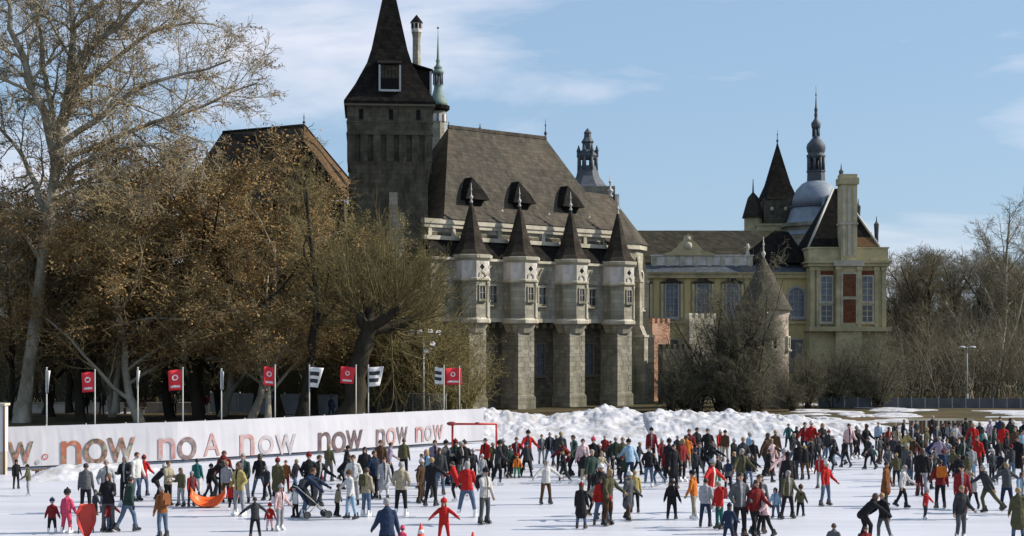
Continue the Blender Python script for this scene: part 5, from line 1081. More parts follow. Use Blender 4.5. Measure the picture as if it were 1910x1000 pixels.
# traffic cones, sleds, pushchair
M['cone_orange'] = material('cone_orange', (0.62, 0.05, 0.03), 0.5); M['sled_red'] = material('sled_red', (0.46, 0.04, 0.03), 0.4, (0.30, 0.03, 0.02), 2, 0.7); M['sled_orange'] = material('sled_orange', (0.72, 0.12, 0.02), 0.4, (0.55, 0.07, 0.02), 2, 0.7)
for px, py, lab in ((785, 1012, 'red traffic cone left of the child in red'), (882, 1030, 'red traffic cone cut by the lower picture edge')):
    Y = 5.5 * F / (py - HZ); e = tag(empty('traffic_cone', (gx(px, Y), Y, 0)), lab, 'traffic cone', 'traffic cones')
    b = MB(); b.lathe([(0.15, 0.03), (0.13, 0.05), (0.025, 0.52), (0.02, 0.53)], 14, smooth=True); b.obj('cone_body', M['cone_orange'], e)
    b = MB(); b.box(-0.18, 0.18, -0.18, 0.18, 0, 0.03); b.obj('base', M['cone_orange'], e)
    b = MB(); b.lathe([(0.095, 0.25), (0.070, 0.36)], 14, smooth=True); b.obj('white_band', M['white_paint'], e)
def sled(label, px, py, L, rz, rx, ry, mat, bend, taper=0.0):
    Y = 5.5 * F / (py - HZ); e = tag(empty('sled', (gx(px, Y), Y, 0), rz), label, 'sled'); nx, ny = 14, 8; V = []
    for th in (0, 1):
        for a in range(nx + 1):
            u = -1 + 2 * a / nx
            for c in range(ny + 1):
                v = -1 + 2 * c / ny; wid = 0.27 * (1 - 0.25 * max(0, u) ** 2) * (1 - taper * max(0.0, (u + 0.1) / 1.1) ** 1.6) * (1 - 0.35 * taper * max(0, -u - 0.5) ** 1.5 * 2.8)
                x = u * L / 2; y = v * wid; z = 0.14 * v ** 4 + bend * abs(u) ** 3 + 0.03 - th * 0.02
                V.append((x, y, z))
    W = (nx + 1) * (ny + 1); I = lambda t, a, c: t * W + a * (ny + 1) + c; Q = []
    for a in range(nx):
        for c in range(ny): Q += [(I(0, a, c), I(0, a+1, c), I(0, a+1, c+1), I(0, a, c+1)), (I(1, a, c), I(1, a, c+1), I(1, a+1, c+1), I(1, a+1, c))]
    for a in range(nx): Q += [(I(0, a, 0), I(1, a, 0), I(1, a+1, 0), I(0, a+1, 0)), (I(0, a, ny), I(0, a+1, ny), I(1, a+1, ny), I(1, a, ny))]
    for c in range(ny): Q += [(I(0, 0, c), I(0, 0, c+1), I(1, 0, c+1), I(1, 0, c)), (I(0, nx, c), I(1, nx, c), I(1, nx, c+1), I(0, nx, c+1))]
    me = mesh_np('shell', V, np.array(Q), M[mat], True); R = Euler((rx, ry, 0)).to_matrix().to_4x4(); me.transform(R); lo = min(v.co.z for v in me.vertices); me.transform(Matrix.Translation((0, 0, -lo + 0.005)))
    link(bpy.data.objects.new('shell', me), e)
    b = MB(); b.tube((-L * 0.35, -0.2, 0.06), (L * 0.35, -0.2, 0.06), 0.02); b.tube((-L * 0.35, 0.2, 0.06), (L * 0.35, 0.2, 0.06), 0.02); m2 = b.mesh('runner', M['iron']); m2.transform(R); m2.transform(Matrix.Translation((0, 0, -lo + 0.0))); link(bpy.data.objects.new('runner', m2), e)
    return e
sled('dark red plastic sled stood on end beside the children', 160, 1004, 0.98, math.radians(10), math.radians(78), math.radians(90), 'sled_red', 0.10, 0.85)
sled('bright orange plastic sled with upturned ends on the ice', 388, 946, 1.15, math.radians(8), math.radians(28), 0.0, 'sled_orange', 0.42)
Y = 5.5 * F / (966 - HZ); ps = tag(empty('pushchair', (gx(588, Y), Y, 0), math.radians(25)), 'dark folding pushchair in front of the bending person', 'pushchair')
b = MB(); b.vprism([(-0.25, 0.42), (0.2, 0.36), (0.24, 0.42), (-0.1, 0.52), (-0.34, 1.0), (-0.42, 0.98)], -0.2, 0.2); b.obj('seat', M['black_cloth'], ps)
b = MB(); b.vprism([(-0.5, 0.98), (-0.44, 1.2), (-0.22, 1.28), (0.02, 1.18), (0.06, 1.12), (-0.22, 1.2), (-0.38, 1.14), (-0.42, 0.96)], -0.22, 0.22); b.obj('hood', M['black_cloth'], ps)
b = MB()
for sy in (-0.22, 0.22): b.tube((0.36, sy, 0.12), (-0.66, sy, 1.02), 0.016); b.tube((-0.34, sy, 0.12), (0.05, sy, 0.5), 0.016)
b.tube((-0.66, -0.22, 1.02), (-0.66, 0.22, 1.02), 0.016); b.obj('frame', M['galv'], ps)
for sx in (0.36, -0.34):
    for sy in (-0.25, 0.25):
        b = MB(); b.at((sx, sy, 0.12), 0, math.pi / 2); b.lathe([(0.05, -0.02), (0.12, -0.025), (0.12, 0.025), (0.05, 0.02)], 14); b.obj('wheel', M['iron'], ps)
# ---------------------------------------------------------------- people
def capsule_mesh(p0, p1, r0, r1, ex=1.0, ey=1.0, nseg=10, cap=4):
    """tapered round-ended limb; ex/ey flatten the section (ex along the world x-ish side axis)"""
    p0 = np.asarray(p0, float); p1 = np.asarray(p1, float); d = p1 - p0; L = max(np.linalg.norm(d), 1e-6); d = d / L
    ref = np.array([1.0, 0, 0]) if abs(d[0]) < 0.8 else np.array([0, 1.0, 0])
    w = np.cross(d, ref); w /= np.linalg.norm(w); u = np.cross(w, d)        # u is close to +x
    rings = []
    for k in range(cap + 1):
        a = math.pi / 2 * k / cap; rings.append((-math.cos(a) * r0, math.sin(a) * r0))
    for k in range(cap + 1):
        a = math.pi / 2 * k / cap; rings.append((L + math.sin(a) * r1, math.cos(a) * r1))
    ang = np.arange(nseg) * 2 * math.pi / nseg; V = []
    for h, r in rings:
        r = max(r, 1e-4)
        for a in ang: V.append(p0 + d * h + u * r * ex * math.cos(a) + w * r * ey * math.sin(a))
    i = np.arange(len(rings) * nseg).reshape(len(rings), nseg); j = np.roll(i, -1, 1)
    Q = np.stack([i[:-1], j[:-1], j[1:], i[1:]], -1).reshape(-1, 4)
    return np.array(V), Q
def rotx(a): c, s = math.cos(a), math.sin(a); return np.array([[1, 0, 0], [0, c, -s], [0, s, c]])
D2R = math.radians
JACKET, TROUS, SKIN, GLOVE, EYE, INNER = 0, 1, 2, 3, 4, 5
def figure(lean=4, legs=((2, 4, 4), (2, 4, 4)), arms=((5, 10, 12), (5, 10, 12)), headp=0, headt=0, coat=False, child=False, puff=1.05, sway=0.0, pocket=False):
    """skaters face -y. legs: swing, spread, knee; arms: flex, spread, elbow (degrees). returns mesh + anchors"""
    caps = []
    hs = 1.30 if child else 1.0; lg = 0.88 if child else 1.0
    def add(tag_, p0, p1, r0, r1, ex=1, ey=1): caps.append((tag_, np.asarray(p0, float), np.asarray(p1, float), r0, r1, ex, ey))
    pelvis = np.array([sway, 0, 0.0]); R = rotx(D2R(lean)); up = R @ np.array([0, 0, 1.0]); fw = R @ np.array([0, -1.0, 0])
    tl = 0.50 if not child else 0.48
    chest = pelvis + up * tl * 0.72; neck = pelvis + up * (tl + 0.05)
    ankles = []; k_ = 0
    for side, (sw, sp, kn) in zip((-1, 1), legs):
        a, b_ = D2R(sw), D2R(sp); hip_ = pelvis + np.array([side * 0.095, 0, -0.02])
        th = np.array([side * math.sin(b_), -math.sin(a) * math.cos(b_), -math.cos(a) * math.cos(b_)]); knee = hip_ + th * 0.42 * lg
        a2 = D2R(sw - kn); sh = np.array([side * math.sin(b_ * 0.8), -math.sin(a2) * math.cos(b_), -math.cos(a2) * math.cos(b_)]); ank = knee + sh * 0.40 * lg
        add(TROUS, hip_, knee, 0.098 * puff, 0.072 * puff); add(TROUS, knee, ank, 0.070 * puff, 0.056 * puff)
        ankles.append((ank, a2, side))
    add(TROUS, pelvis + np.array([-0.06, 0, -0.02]), pelvis + np.array([0.06, 0, -0.02]), 0.12 * puff, 0.12 * puff, 1, 0.95)
    # jacket
    add(6, pelvis - up * 0.06, chest, 0.150 * puff, 0.160 * puff, 1.12, 0.86)
    add(6, chest, pelvis + up * (tl - 0.03), 0.165 * puff, 0.125 * puff, 1.16, 0.82)
    add(JACKET, pelvis + up * (tl - 0.04) + np.array([-0.115, 0, 0]), pelvis + up * (tl - 0.04) + np.array([0.115, 0, 0]), 0.080 * puff, 0.080 * puff)
    add(JACKET, pelvis + up * (tl - 0.02), neck + up * 0.02, 0.085, 0.075)                    # collar
    add(JACKET, pelvis + up * (tl - 0.02) - fw * 0.07, pelvis + up * (tl + 0.02) - fw * 0.09, 0.075, 0.065, 1.3, 0.9)   # hood lying on the back
    if coat:
        add(JACKET, pelvis + up * 0.05, pelvis - np.array([0, 0, 0.36]), 0.165 * puff, 0.215 * puff, 1.12, 0.92)
    hands = []
    for side, (fl, sp, el) in zip((-1, 1), arms):
        a, b_ = D2R(fl + lean * 0.4), D2R(sp); shd = pelvis + up * (tl - 0.045) + np.array([side * 0.168, 0, 0])
        ua = np.array([side * math.sin(b_), -math.sin(a) * math.cos(b_), -math.cos(a) * math.cos(b_)]); elb = shd + ua * 0.29
        a2 = D2R(fl + el); b2 = b_ * (0.85 if not pocket else -0.2); fa = np.array([side * math.sin(b2), -math.sin(a2) * math.cos(b2), -math.cos(a2) * math.cos(b2)]); wri = elb + fa * 0.25
        add(JACKET, shd, elb, 0.075 * puff, 0.064 * puff); add(JACKET, elb, wri, 0.062 * puff, 0.048 * puff)
        if not pocket:
            pal = wri + fa * 0.075; add(GLOVE, wri, pal, 0.036, 0.042, 1, 0.75)
            lat = np.cross(fa, np.array([side * 1.0, 0.2, 0.1])); lat /= np.linalg.norm(lat); inn = np.cross(lat, fa)
            for q, ln in zip((-1.5, -0.5, 0.5, 1.5), (0.062, 0.080, 0.074, 0.056)):
                f0 = pal + lat * 0.023 * q + fa * 0.02; f1 = f0 + fa * ln * 0.55 + lat * 0.004 * q; f2 = f1 + (fa * 0.8 - inn * 0.55) * ln * 0.5
                add(GLOVE, f0, f1, 0.0115, 0.011); add(GLOVE, f1, f2, 0.011, 0.0095)
            t0 = wri + fa * 0.03 - lat * 0.03; t1 = t0 - lat * 0.035 + fa * 0.03; add(GLOVE, t0, t1, 0.015, 0.013); add(GLOVE, t1, t1 + fa * 0.03, 0.013, 0.010)
        hands.append(wri)
    # head
    RH = rotx(D2R(lean * 0.45 + headp)); hu = RH @ np.array([0, 0, 1.0]); hf = RH @ np.array([0, -1.0, 0]); hx = np.array([1.0, 0, 0])
    add(SKIN, neck - up * 0.03, neck + hu * 0.06, 0.058, 0.055)
    hc = neck + hu * (0.135 * hs + 0.01) + hf * 0.012
    add(SKIN, hc + hu * 0.02 * hs - hf * 0.015, hc + hu * 0.035 * hs - hf * 0.005, 0.094 * hs, 0.092 * hs, 0.88, 1.05)
    add(SKIN, hc - hu * 0.035 * hs + hf * 0.022 * hs, hc - hu * 0.065 * hs + hf * 0.04 * hs, 0.068 * hs, 0.045 * hs, 0.95, 1.0)
    add(SKIN, hc + hu * 0.005 * hs + hf * 0.088 * hs, hc - hu * 0.022 * hs + hf * 0.103 * hs, 0.010 * hs, 0.015 * hs)
    for sd in (-1, 1):
        add(SKIN, hc + hx * sd * 0.083 * hs - hu * 0.01, hc + hx * sd * 0.088 * hs + hu * 0.022, 0.018 * hs, 0.018 * hs, 0.6, 1.2)
        add(EYE, hc + hx * sd * 0.034 * hs + hf * 0.083 * hs + hu * 0.012 * hs, hc + hx * sd * 0.037 * hs + hf * 0.083 * hs + hu * 0.012 * hs, 0.0125 * hs, 0.0125 * hs)
    # to the ground
    low = min(a[0][2] for a in ankles) - 0.155
    sh_ = np.array([0, 0, -low])
    caps = [(t, a + sh_, c + sh_, r0, r1, ex, ey) for (t, a, c, r0, r1, ex, ey) in caps]
    V, Q = join([capsule_mesh(*c[1:]) for c in caps])
    tmp = bpy.data.objects.new('tmp', mesh_np('tmp', V, Q, M['hole'])); C.objects.link(tmp)
    rm = tmp.modifiers.new('r', 'REMESH'); rm.mode = 'VOXEL'; rm.voxel_size = 0.0155
    smo = tmp.modifiers.new('s', 'SMOOTH'); smo.factor = 0.4; smo.iterations = 2
    me = bpy.data.meshes.new_from_object(tmp.evaluated_get(bpy.context.evaluated_depsgraph_get())); bpy.data.objects.remove(tmp)
    n = len(me.polygons); ce = np.zeros(n * 3); me.polygons.foreach_get('center', ce); ce = ce.reshape(-1, 3)
    best = np.full(n, 9.0); tg = np.zeros(n, int)
    for (t, a, c, r0, r1, ex, ey) in caps:
        d = c - a; tt = np.clip(((ce - a) @ d) / max(d @ d, 1e-9), 0, 1); ds = np.linalg.norm(ce - a - tt[:, None] * d, axis=1)
        rr = (r0 + (r1 - r0) * tt) * (ex + ey) / 2
        ds = ds / rr - 1 if t != EYE else ds - rr - 0.004
        if t == EYE: ds = np.where(ds < 0, -5.0, 9.0)
        if t in (JACKET, 6): ds = ds - 0.12
        m_ = ds < best; best[m_] = ds[m_]; tg[m_] = t
    ax = pelvis + sh_; rel_ = ce - ax; hgt = rel_ @ up; fwd = rel_ @ fw
    if not coat:
        tg[(tg == 6) & (hgt < -0.105)] = TROUS; tg[(tg == TROUS) & (hgt > -0.105)] = JACKET
    tg[tg == 6] = JACKET
    fm_ = (tg == JACKET) & (np.abs(rel_[:, 0]) < 0.022 + 0.05 * np.clip(hgt - 0.1, 0, 1)) & (fwd > 0.05) & (hgt > -0.12) & (hgt < tl + 0.1); tg[fm_] = INNER
    hem = (tg == JACKET) & (hgt < -0.10) & (hgt > -0.16) & (np.abs(rel_[:, 0]) < 0.26) & (np.abs(fwd) < 0.2)
    me.materials.clear()
    for k in range(6): me.materials.append(None)
    me.polygons.foreach_set('material_index', tg.astype(np.int32)); me.polygons.foreach_set('use_smooth', np.ones(n, bool)); me.name = 'person'
    top = max(v.co.z for v in me.vertices)
    return dict(mesh=me, top=top, head=Vector(hc + sh_), headrot=D2R(lean * 0.45 + headp), hs=hs, chest=Vector(chest + sh_), lean=D2R(lean),
                feet=[(Vector(a[0] + sh_), a[1], a[2]) for a in ankles], hands=[Vector(h + sh_) for h in hands])
POSES = {
 'S': figure(3, ((1, 4, 3), (3, 4, 6)), ((4, 9, 14), (6, 11, 20))),
 'S1': figure(5, ((10, 5, 16), (-4, 6, 4)), ((-8, 14, 22), (16, 12, 40))),
 'S2': figure(8, ((16, 5, 20), (-10, 6, 10)), ((18, 16, 40), (-16, 14, 18))),
 'S3': figure(7, ((8, 8, 14), (0, 8, 12)), ((14, 30, 34), (16, 34, 30))),
 'S4': figure(14, ((20, 6, 30), (4, 10, 22)), ((-24, 22, 16), (28, 18, 36)), headp=-6),
 'S5': figure(2, ((2, 6, 4), (5, 3, 12)), ((24, 8, 70), (4, 12, 10)), headp=8),
 'P': figure(2, ((4, 5, 6), (-2, 5, 3)), ((-12, 22, 62), (-12, 22, 62)), pocket=True),
 'W': figure(9, ((22, 4, 14), (-16, 5, 12)), ((-18, 12, 25), (24, 12, 35))),
 'G': figure(18, ((20, 5, 34), (-30, 14, 10)), ((30, 30, 30), (-30, 26, 10)), headp=-8),
 'A': figure(6, ((6, 9, 10), (2, 9, 8)), ((8, 52, 14), (8, 56, 12))),
 'B': figure(4, ((4, 13, 6), (-2, 13, 6)), ((6, 16, 24), (10, 20, 40))),
 'R': figure(5, ((8, 6, 8), (-6, 6, 6)), ((10, 58, 8), (5, 12, 22))),
 'L': figure(46, ((34, 6, 40), (16, 8, 36)), ((40, 8, 10), (46, 10, 14)), headp=-14),
 'T': figure(3, ((3, 4, 5), (0, 4, 3)), ((20, 10, 78), (18, 10, 84))),
 'C': figure(3, ((4, 5, 5), (0, 5, 4)), ((4, 10, 14), (6, 12, 18)), coat=True),
 'K': figure(6, ((16, 4, 10), (-12, 4, 8)), ((-14, 12, 22), (18, 12, 30)), coat=True),
 'c': figure(5, ((4, 7, 6), (0, 7, 5)), ((6, 20, 16), (6, 22, 16)), child=True, puff=1.2),
 'a': figure(8, ((10, 9, 12), (-4, 9, 8)), ((14, 50, 16), (10, 54, 12)), child=True, puff=1.2),
}
POSE_WORD = {'S': 'standing', 'S1': 'taking a small step', 'S2': 'in mid-step', 'S3': 'arms half raised', 'S4': 'crouched in a glide', 'S5': 'one hand raised', 'P': 'with hands in pockets', 'W': 'striding', 'G': 'gliding on one leg', 'A': 'with arms spread', 'B': 'standing legs apart', 'R': 'reaching out an arm', 'L': 'bending forward', 'T': 'with folded arms', 'C': 'in a long coat', 'K': 'striding in a long coat', 'c': 'standing', 'a': 'with arms out'}
# skate boot with blade
b = MB(); prof = [(-0.11, 0.035), (0.15, 0.035), (0.17, 0.07), (0.15, 0.11), (0.07, 0.135), (0.045, 0.25), (-0.085, 0.26), (-0.095, 0.12), (-0.12, 0.08)]
b.at((0, 0, 0), math.radians(-90)); b.vprism(prof, -0.046, 0.046)
b.mat(1); b.box(-0.11, 0.17, -0.006, 0.006, -0.001, 0.018); b.box(-0.09, -0.05, -0.02, 0.02, 0.017, 0.036); b.box(0.08, 0.13, -0.02, 0.02, 0.017, 0.036)
SKATE = {}
M['steel'] = material('steel', (0.55, 0.56, 0.58), 0.3, metal=0.9)
for nm, col in (('black', (0.02, 0.02, 0.022)), ('white', (0.7, 0.7, 0.7)), ('brown', (0.06, 0.04, 0.03))): SKATE[nm] = b.mesh('skate_boot', [material('skate_' + nm, col, 0.45), M['steel']])
# hair and hats around the skull (head-local, facing -y)
def hair_mesh(kind):
    b = MB(); n, m = 12, 7; V = []; r = 0.106
    for j in range(m + 1):
        th = math.pi * 0.66 * j / m
        for k in range(n):
            a = 2 * math.pi * k / n; cut = 1.0
            front = max(0.0, -math.sin(a)); th2 = th * (1 - 0.42 * front)
            rr = r * (1.0 + 0.03 * math.sin(5 * a + j)); z = 0.03 + rr * 1.04 * math.cos(th2)
            if kind == 'long' and j == m: z -= 0.16 * (1 - front) ; 
            V.append((rr * 0.93 * max(0.02, math.sin(th2)) * (1.0 if not (kind == 'long' and j >= m) else 0.95) * math.cos(a), rr * 1.06 * max(0.02, math.sin(th2)) * math.sin(a) + 0.008, z))
    fs = [tuple(range(n))[::-1]] + [(j*n+k, (j+1)*n+k, (j+1)*n+(k+1) % n, j*n+(k+1) % n) for j in range(m) for k in range(n)]
    b.add(V, fs, True); b.add([(p[0] * 0.9, p[1] * 0.9, p[2] - 0.004) for p in V], [tuple(reversed(f)) for f in fs], True)
    return b
def hat_mesh():
    b = MB(); b.lathe([(0.108, 0.035), (0.113, 0.04), (0.113, 0.075), (0.106, 0.08), (0.098, 0.12), (0.07, 0.15), (0.03, 0.165), (0.004, 0.168)], 12, 0, 0.008, smooth=True, sx=0.95, sy=1.06)
    b.ball((0, 0.008, 0.18), 0.028, 8); return b
HAIRC = {'dk': (0.025, 0.018, 0.013), 'br': (0.075, 0.042, 0.022), 'bl': (0.30, 0.20, 0.09), 'gy': (0.28, 0.27, 0.26)}
HAIR = {(k, c): hair_mesh(k).mesh('hair', material('hair_' + c, HAIRC[c], 0.6, tuple(x * 0.6 for x in HAIRC[c]), 20, 0.8)) for k in ('short', 'long') for c in HAIRC}
COL = {'k': ('black', (0.016, 0.016, 0.018)), 'g': ('grey', (0.085, 0.088, 0.092)), 'lg': ('light grey', (0.30, 0.305, 0.32)), 'w': ('white', (0.52, 0.51, 0.49)), 'be': ('beige', (0.30, 0.26, 0.185)), 'r': ('red', (0.40, 0.018, 0.016)),
       'dr': ('dark red', (0.17, 0.017, 0.018)), 'p': ('pink', (0.52, 0.06, 0.12)), 'o': ('orange', (0.52, 0.15, 0.025)), 'y': ('yellow', (0.42, 0.33, 0.12)), 'b': ('blue denim', (0.085, 0.125, 0.19)), 'nb': ('navy', (0.02, 0.034, 0.07)), 'lb': ('light blue', (0.25, 0.38, 0.50)),
       'gn': ('green', (0.04, 0.20, 0.09)), 'dg': ('dark green', (0.025, 0.045, 0.036)), 'ol': ('olive', (0.085, 0.08, 0.042)), 'br': ('brown', (0.08, 0.045, 0.026)), 'tl': ('teal', (0.022, 0.10, 0.10)), 'pu': ('lilac', (0.26, 0.215, 0.29)), 'dk': ('charcoal', (0.04, 0.042, 0.046)), 'ru': ('rust brown', (0.20, 0.075, 0.028)), 'sp': ('pale pink', (0.62, 0.42, 0.42))}
CLOTH = {k: material('cloth_' + k, v[1], 0.85, tuple(x * 0.62 for x in v[1]), 7, 0.8, 0.5, 16, spec=0.15, rnd=0.15) for k, v in COL.items()}
HATM = {k: hat_mesh().mesh('hat', CLOTH[k]) for k in ('k', 'r', 'dr', 'lg', 'p', 'nb', 'w', 'br', 'gn', 'lb')}
SKINM = material('skin', (0.40, 0.235, 0.165), 0.6, (0.33, 0.19, 0.135), 8, 0.5, rnd=0.12); EYEM = material('eye', (0.03, 0.025, 0.022), 0.4)
def backpack_mesh(m):
    b = MB(); b.vprism([(-0.15, -0.2), (0.15, -0.2), (0.17, -0.1), (0.16, 0.16), (0.1, 0.23), (-0.1, 0.23), (-0.16, 0.16), (-0.17, -0.1)], 0.11, 0.27); b.vprism([(-0.11, -0.16), (0.11, -0.16), (0.11, 0.02), (-0.11, 0.02)], 0.268, 0.32)
    return b.mesh('backpack', CLOTH[m])
PACK = {k: backpack_mesh(k) for k in ('ol', 'k', 'ru', 'dr', 'nb', 'o')}
# x, head row, foot row (0 = adult height), jacket, trousers, pose, facing (0 camera, 90 right, 180 away), extras
PEOPLE = """
53 867 925 ol lg S -80|30 858 912 k k S 40|97 930 994 dr k c 180|124 913 995 p p c 170|160 864 958 g k S 180|177 915 962 dk k c 150|198 857 0 lg b P 20|202 882 0 k g T 10 br|204 928 992 dr b a 60|238 889 992 dg b W 140
234 849 0 k k T 0 long|254 843 0 w b S 60|267 850 926 r b S 170|313 859 944 be k T 60|338 872 945 ol lg S -40 br|357 880 945 dr k S 30|367 855 928 tl w S 160|303 907 1004 ru b S -130 pack:ru|396 853 932 k dk L 80|418 840 0 dr k S 20 br
422 860 938 lg br S 30|433 898 952 r k c 20 hat:r|446 862 0 y lg P -30 br|454 845 0 dg lg S 10|484 846 928 k b B 170|476 927 1006 dk k A -150|503 942 990 r sp c 10 hat:r|517 855 938 ol k C 150|522 904 990 sp lg S 60 hat:lg
533 858 920 ru dr S 20|576 845 0 k k P 10|591 848 0 k g S 40 br|594 872 918 dr k c 0|613 829 899 ol g S 160|645 832 897 k k W 100|659 848 0 w lg P 0|561 872 966 nb b L 70|551 905 966 w k c -60 hat:k
629 902 964 be k a 100 br|654 878 969 w lb R -60|683 872 964 be b S 150 pack:ol br|716 852 932 lg w C 20|680 833 0 k k S 20|697 840 0 nb k P 40|710 820 0 br dk S 0 br|725 825 896 pu k W 90|753 818 892 ol k S 180
748 861 963 be k P 170|722 929 1062 nb k B 180 gy|750 984 1040 p w c 150 hat:p|828 930 1008 r r a 10 hat:r|784 857 939 br br S 70|804 853 945 k k R 150|797 838 0 lb g S -30|811 820 0 pu dk S 0 br|831 822 0 g k P 40
848 820 0 dg k S 10|858 823 0 k g S 60|851 860 936 r k G -80|871 860 965 r b B 180|904 873 978 w g S 40 pack:k|866 822 0 k dr P 0|906 817 890 r k S -20|916 825 890 ol k W 60|899 848 908 lg w S 30|938 819 890 k k C 20
928 822 0 dk k S 90|963 815 884 dr k S 0|982 826 890 dk k B 180|984 803 0 r g S 30|964 846 892 o gn c 10 hat:r|1010 810 866 g lg S 20|1025 806 868 k b B 10|1037 811 870 k b S 160|1018 857 941 w br A 30|1051 822 872 br k S 60
1073 811 890 dg k W -60|1087 818 0 sp k S 10|1107 816 0 k dk P 0 hat:sp|1102 838 0 dg k S 50|1090 842 905 k be S 180|1128 812 868 dr k S 0|1148 815 888 dg k S 20|1161 815 0 ol k P 10 bl|1175 820 0 lb nb S 200
1142 850 900 k dk S 60|1163 852 902 dg k S -40|1120 866 0 k k T 30|1134 874 0 ol br S 40|1084 901 987 k b C 170 hat:dr|1102 894 963 be k L 100 bl|1122 889 980 r b B 10|1172 881 971 g br K 40|1184 877 957 y k S 160|1215 798 0 dr k S 10 hat:k
1210 832 909 k b P 0|1233 818 880 dr k S 30|1247 819 0 k k S 160 hat:k|1256 828 912 k k C 10|1253 893 969 k k c 170 pack:k|1294 878 969 o be R -110|1316 892 984 lg nb S 160|1326 857 0 r w A 40|1342 897 988 r tl S -60 pack:dr|1380 877 1004 g k P 5
1359 940 1020 nb nb S 150|1407 894 1003 dr k W 30|1416 884 0 g k S 10 br|1426 914 1002 sp k W -60|1358 856 918 g k S 190 pack:nb|1382 836 0 ol k S 20|1395 806 882 lb k W 100|1385 815 0 dk k S 10|1285 800 0 dr br S 0|1281 812 880 o be S 160 br
1299 797 0 k g S 20|1320 799 0 k k P -10|1305 824 890 k g S 0|1326 822 890 dg k S 60|1342 802 860 r lg S 20|1353 803 862 br be S -30|1272 818 0 dr k S 50|1338 850 915 k gn S 20|1427 807 888 br dk S 60|1438 818 888 sp dr C 20
1446 802 872 br br C 160|1470 790 840 tl k S 0|1447 909 967 lb b c -30|1469 877 968 ol k B 10|1493 905 963 ol k c 150 hat:br|1470 844 0 k k S 180|1461 838 0 sp dk R 20|1491 823 895 k dk S 190|1502 831 895 k br S 180|1500 787 0 dr k S 10
1513 786 858 r lg P 0|1533 789 858 k b S 20|1530 847 912 r lg S -30|1540 861 944 r b B 30|1560 812 870 k lb G -90|1577 819 872 k dk W -60|1583 790 0 sp g S 10|1594 795 853 dg k S 40|1614 792 854 k k W 30|1638 787 840 lb k S 0
1656 796 848 dr be S 20|1684 782 830 k k S 60|1628 832 868 tl k c 0|1690 804 858 y ol S 10|1711 800 858 k dr P 20|1739 775 830 k k S 10|1727 797 855 ol br S 60|1730 817 878 nb lg L 80|1752 814 880 pu k S 160|1656 831 895 g k P 30
1692 829 898 g g S 170|1714 846 906 dr k S 0|1652 861 944 ru dk C 60|1683 867 947 w k W 60|1715 868 925 k dr S 10|1726 911 968 r dk a 40|1754 857 949 dr k S 170 pack:o|1609 923 1012 k k L 80|1648 919 1010 k g S -60 bl|1614 982 1060 dr g S 30 br
1555 976 1068 g k P 160 br|1792 905 1008 dk g S 10|1793 866 0 dr br S 0|1815 881 950 w k W -40|1842 867 957 dk ol G -80|1878 864 952 g nb A 170|1903 880 960 lb g S 30|1899 909 1012 ol b C 160|1812 831 900 lg lb S 170|1795 815 882 dg k S 20
1775 834 890 ol k W 40|1765 818 878 lg b S 0|1815 789 0 r k B 180|1800 779 0 k k S 20|1790 788 842 sp br P 0|1845 783 838 pu dg S 30|1853 798 852 dg k S 60|1871 790 860 r ol S 170|1865 777 0 nb k S 0|1881 779 0 k g S 40
1890 785 845 dg k P 10|1899 813 892 k g K -40|1908 784 0 k k S 0|1905 802 866 lb k S 30|1770 788 842 lg k S 10|1781 790 845 lg nb S 20|1832 800 858 tl k S 60|1700 790 845 dk k S 20|1665 812 872 dk g S 160|1742 835 895 g k S 30
1672 845 908 ol k S 170|1703 815 872 br k S 0|1720 836 0 k lg S 160|1822 812 0 r br S 0|1862 820 880 k b S 180|1776 806 866 k br S 10|1640 812 866 g br S 40|1545 803 862 dk b S 10|1805 846 908 ol be S 190|1672 795 850 be k S 0
1600 800 856 k k W 40|1648 806 862 k dk S 10|1622 815 876 dk k W -70|1668 788 838 k g S 30|1678 822 884 k k S 170|1697 842 906 dk b S 20|1708 784 832 dk k S 0|1718 812 870 k b P 30|1733 848 912 k k W 60|1748 795 850 dk br S 0|1757 790 842 k k S 60|1760 840 904 nb k S 190|1783 818 880 k dk S 20|1788 848 912 k k S 160|1806 806 864 dk k W 60|1826 787 838 k g S 10|1838 812 872 k k S 180|1850 838 900 dk k P 20|1858 785 836 dg dk S 10|1876 808 868 k dk S 40|1887 830 894 dk b S 200|1893 798 852 br k S 0|1868 842 905 k g W -60|1525 808 868 dk k S 20|1484 795 848 k dk S 10
1262 812 872 k dk S 20|1297 838 902 dk k S 10|1368 818 880 k g S 40|1405 820 884 k dk S 170|1046 805 0 dk k S 170|950 830 892 dg k S 40|820 835 0 dk b S 0
1052 838 902 k dk W -70|1112 828 890 dk k G 80|1138 822 882 k g R 20|1190 824 886 dk k W 70|1226 846 908 k b G -80|1242 836 900 dr k W 40|1318 828 890 k k L 70|1372 842 906 dk g W -60|1396 846 910 k b R 160|1432 838 900 k k W 90|1478 808 868 dk b W 70|1512 818 880 k k R 30|1550 826 884 k dk G 80|1120 842 904 be k W 40|1064 826 888 dr dk L -70
842 842 906 k b W 60|882 838 900 dk k R 20|790 846 912 k k W -60|700 850 916 dk b R 30|636 850 914 k k L 80|550 856 920 k b W 60|498 868 934 dk k R -40|390 866 932 k dk W 70|290 868 934 k k L 80
"""
SHORE = """
160 735 776 k k S 180|190 733 776 dk g S 10|325 735 772 k k S 20|368 728 772 k dk S 160|384 734 774 dr w S 30|618 739 782 nb nb S 170|697 752 782 k k c 0
"""
ORD = 'first second third fourth fifth sixth seventh eighth ninth tenth eleventh twelfth thirteenth fourteenth fifteenth sixteenth seventeenth eighteenth nineteenth twentieth'.split()
def ordinal(n): return ORD[n] if n < 20 else f'number {n + 1}'
prs = random.Random(4); made = []
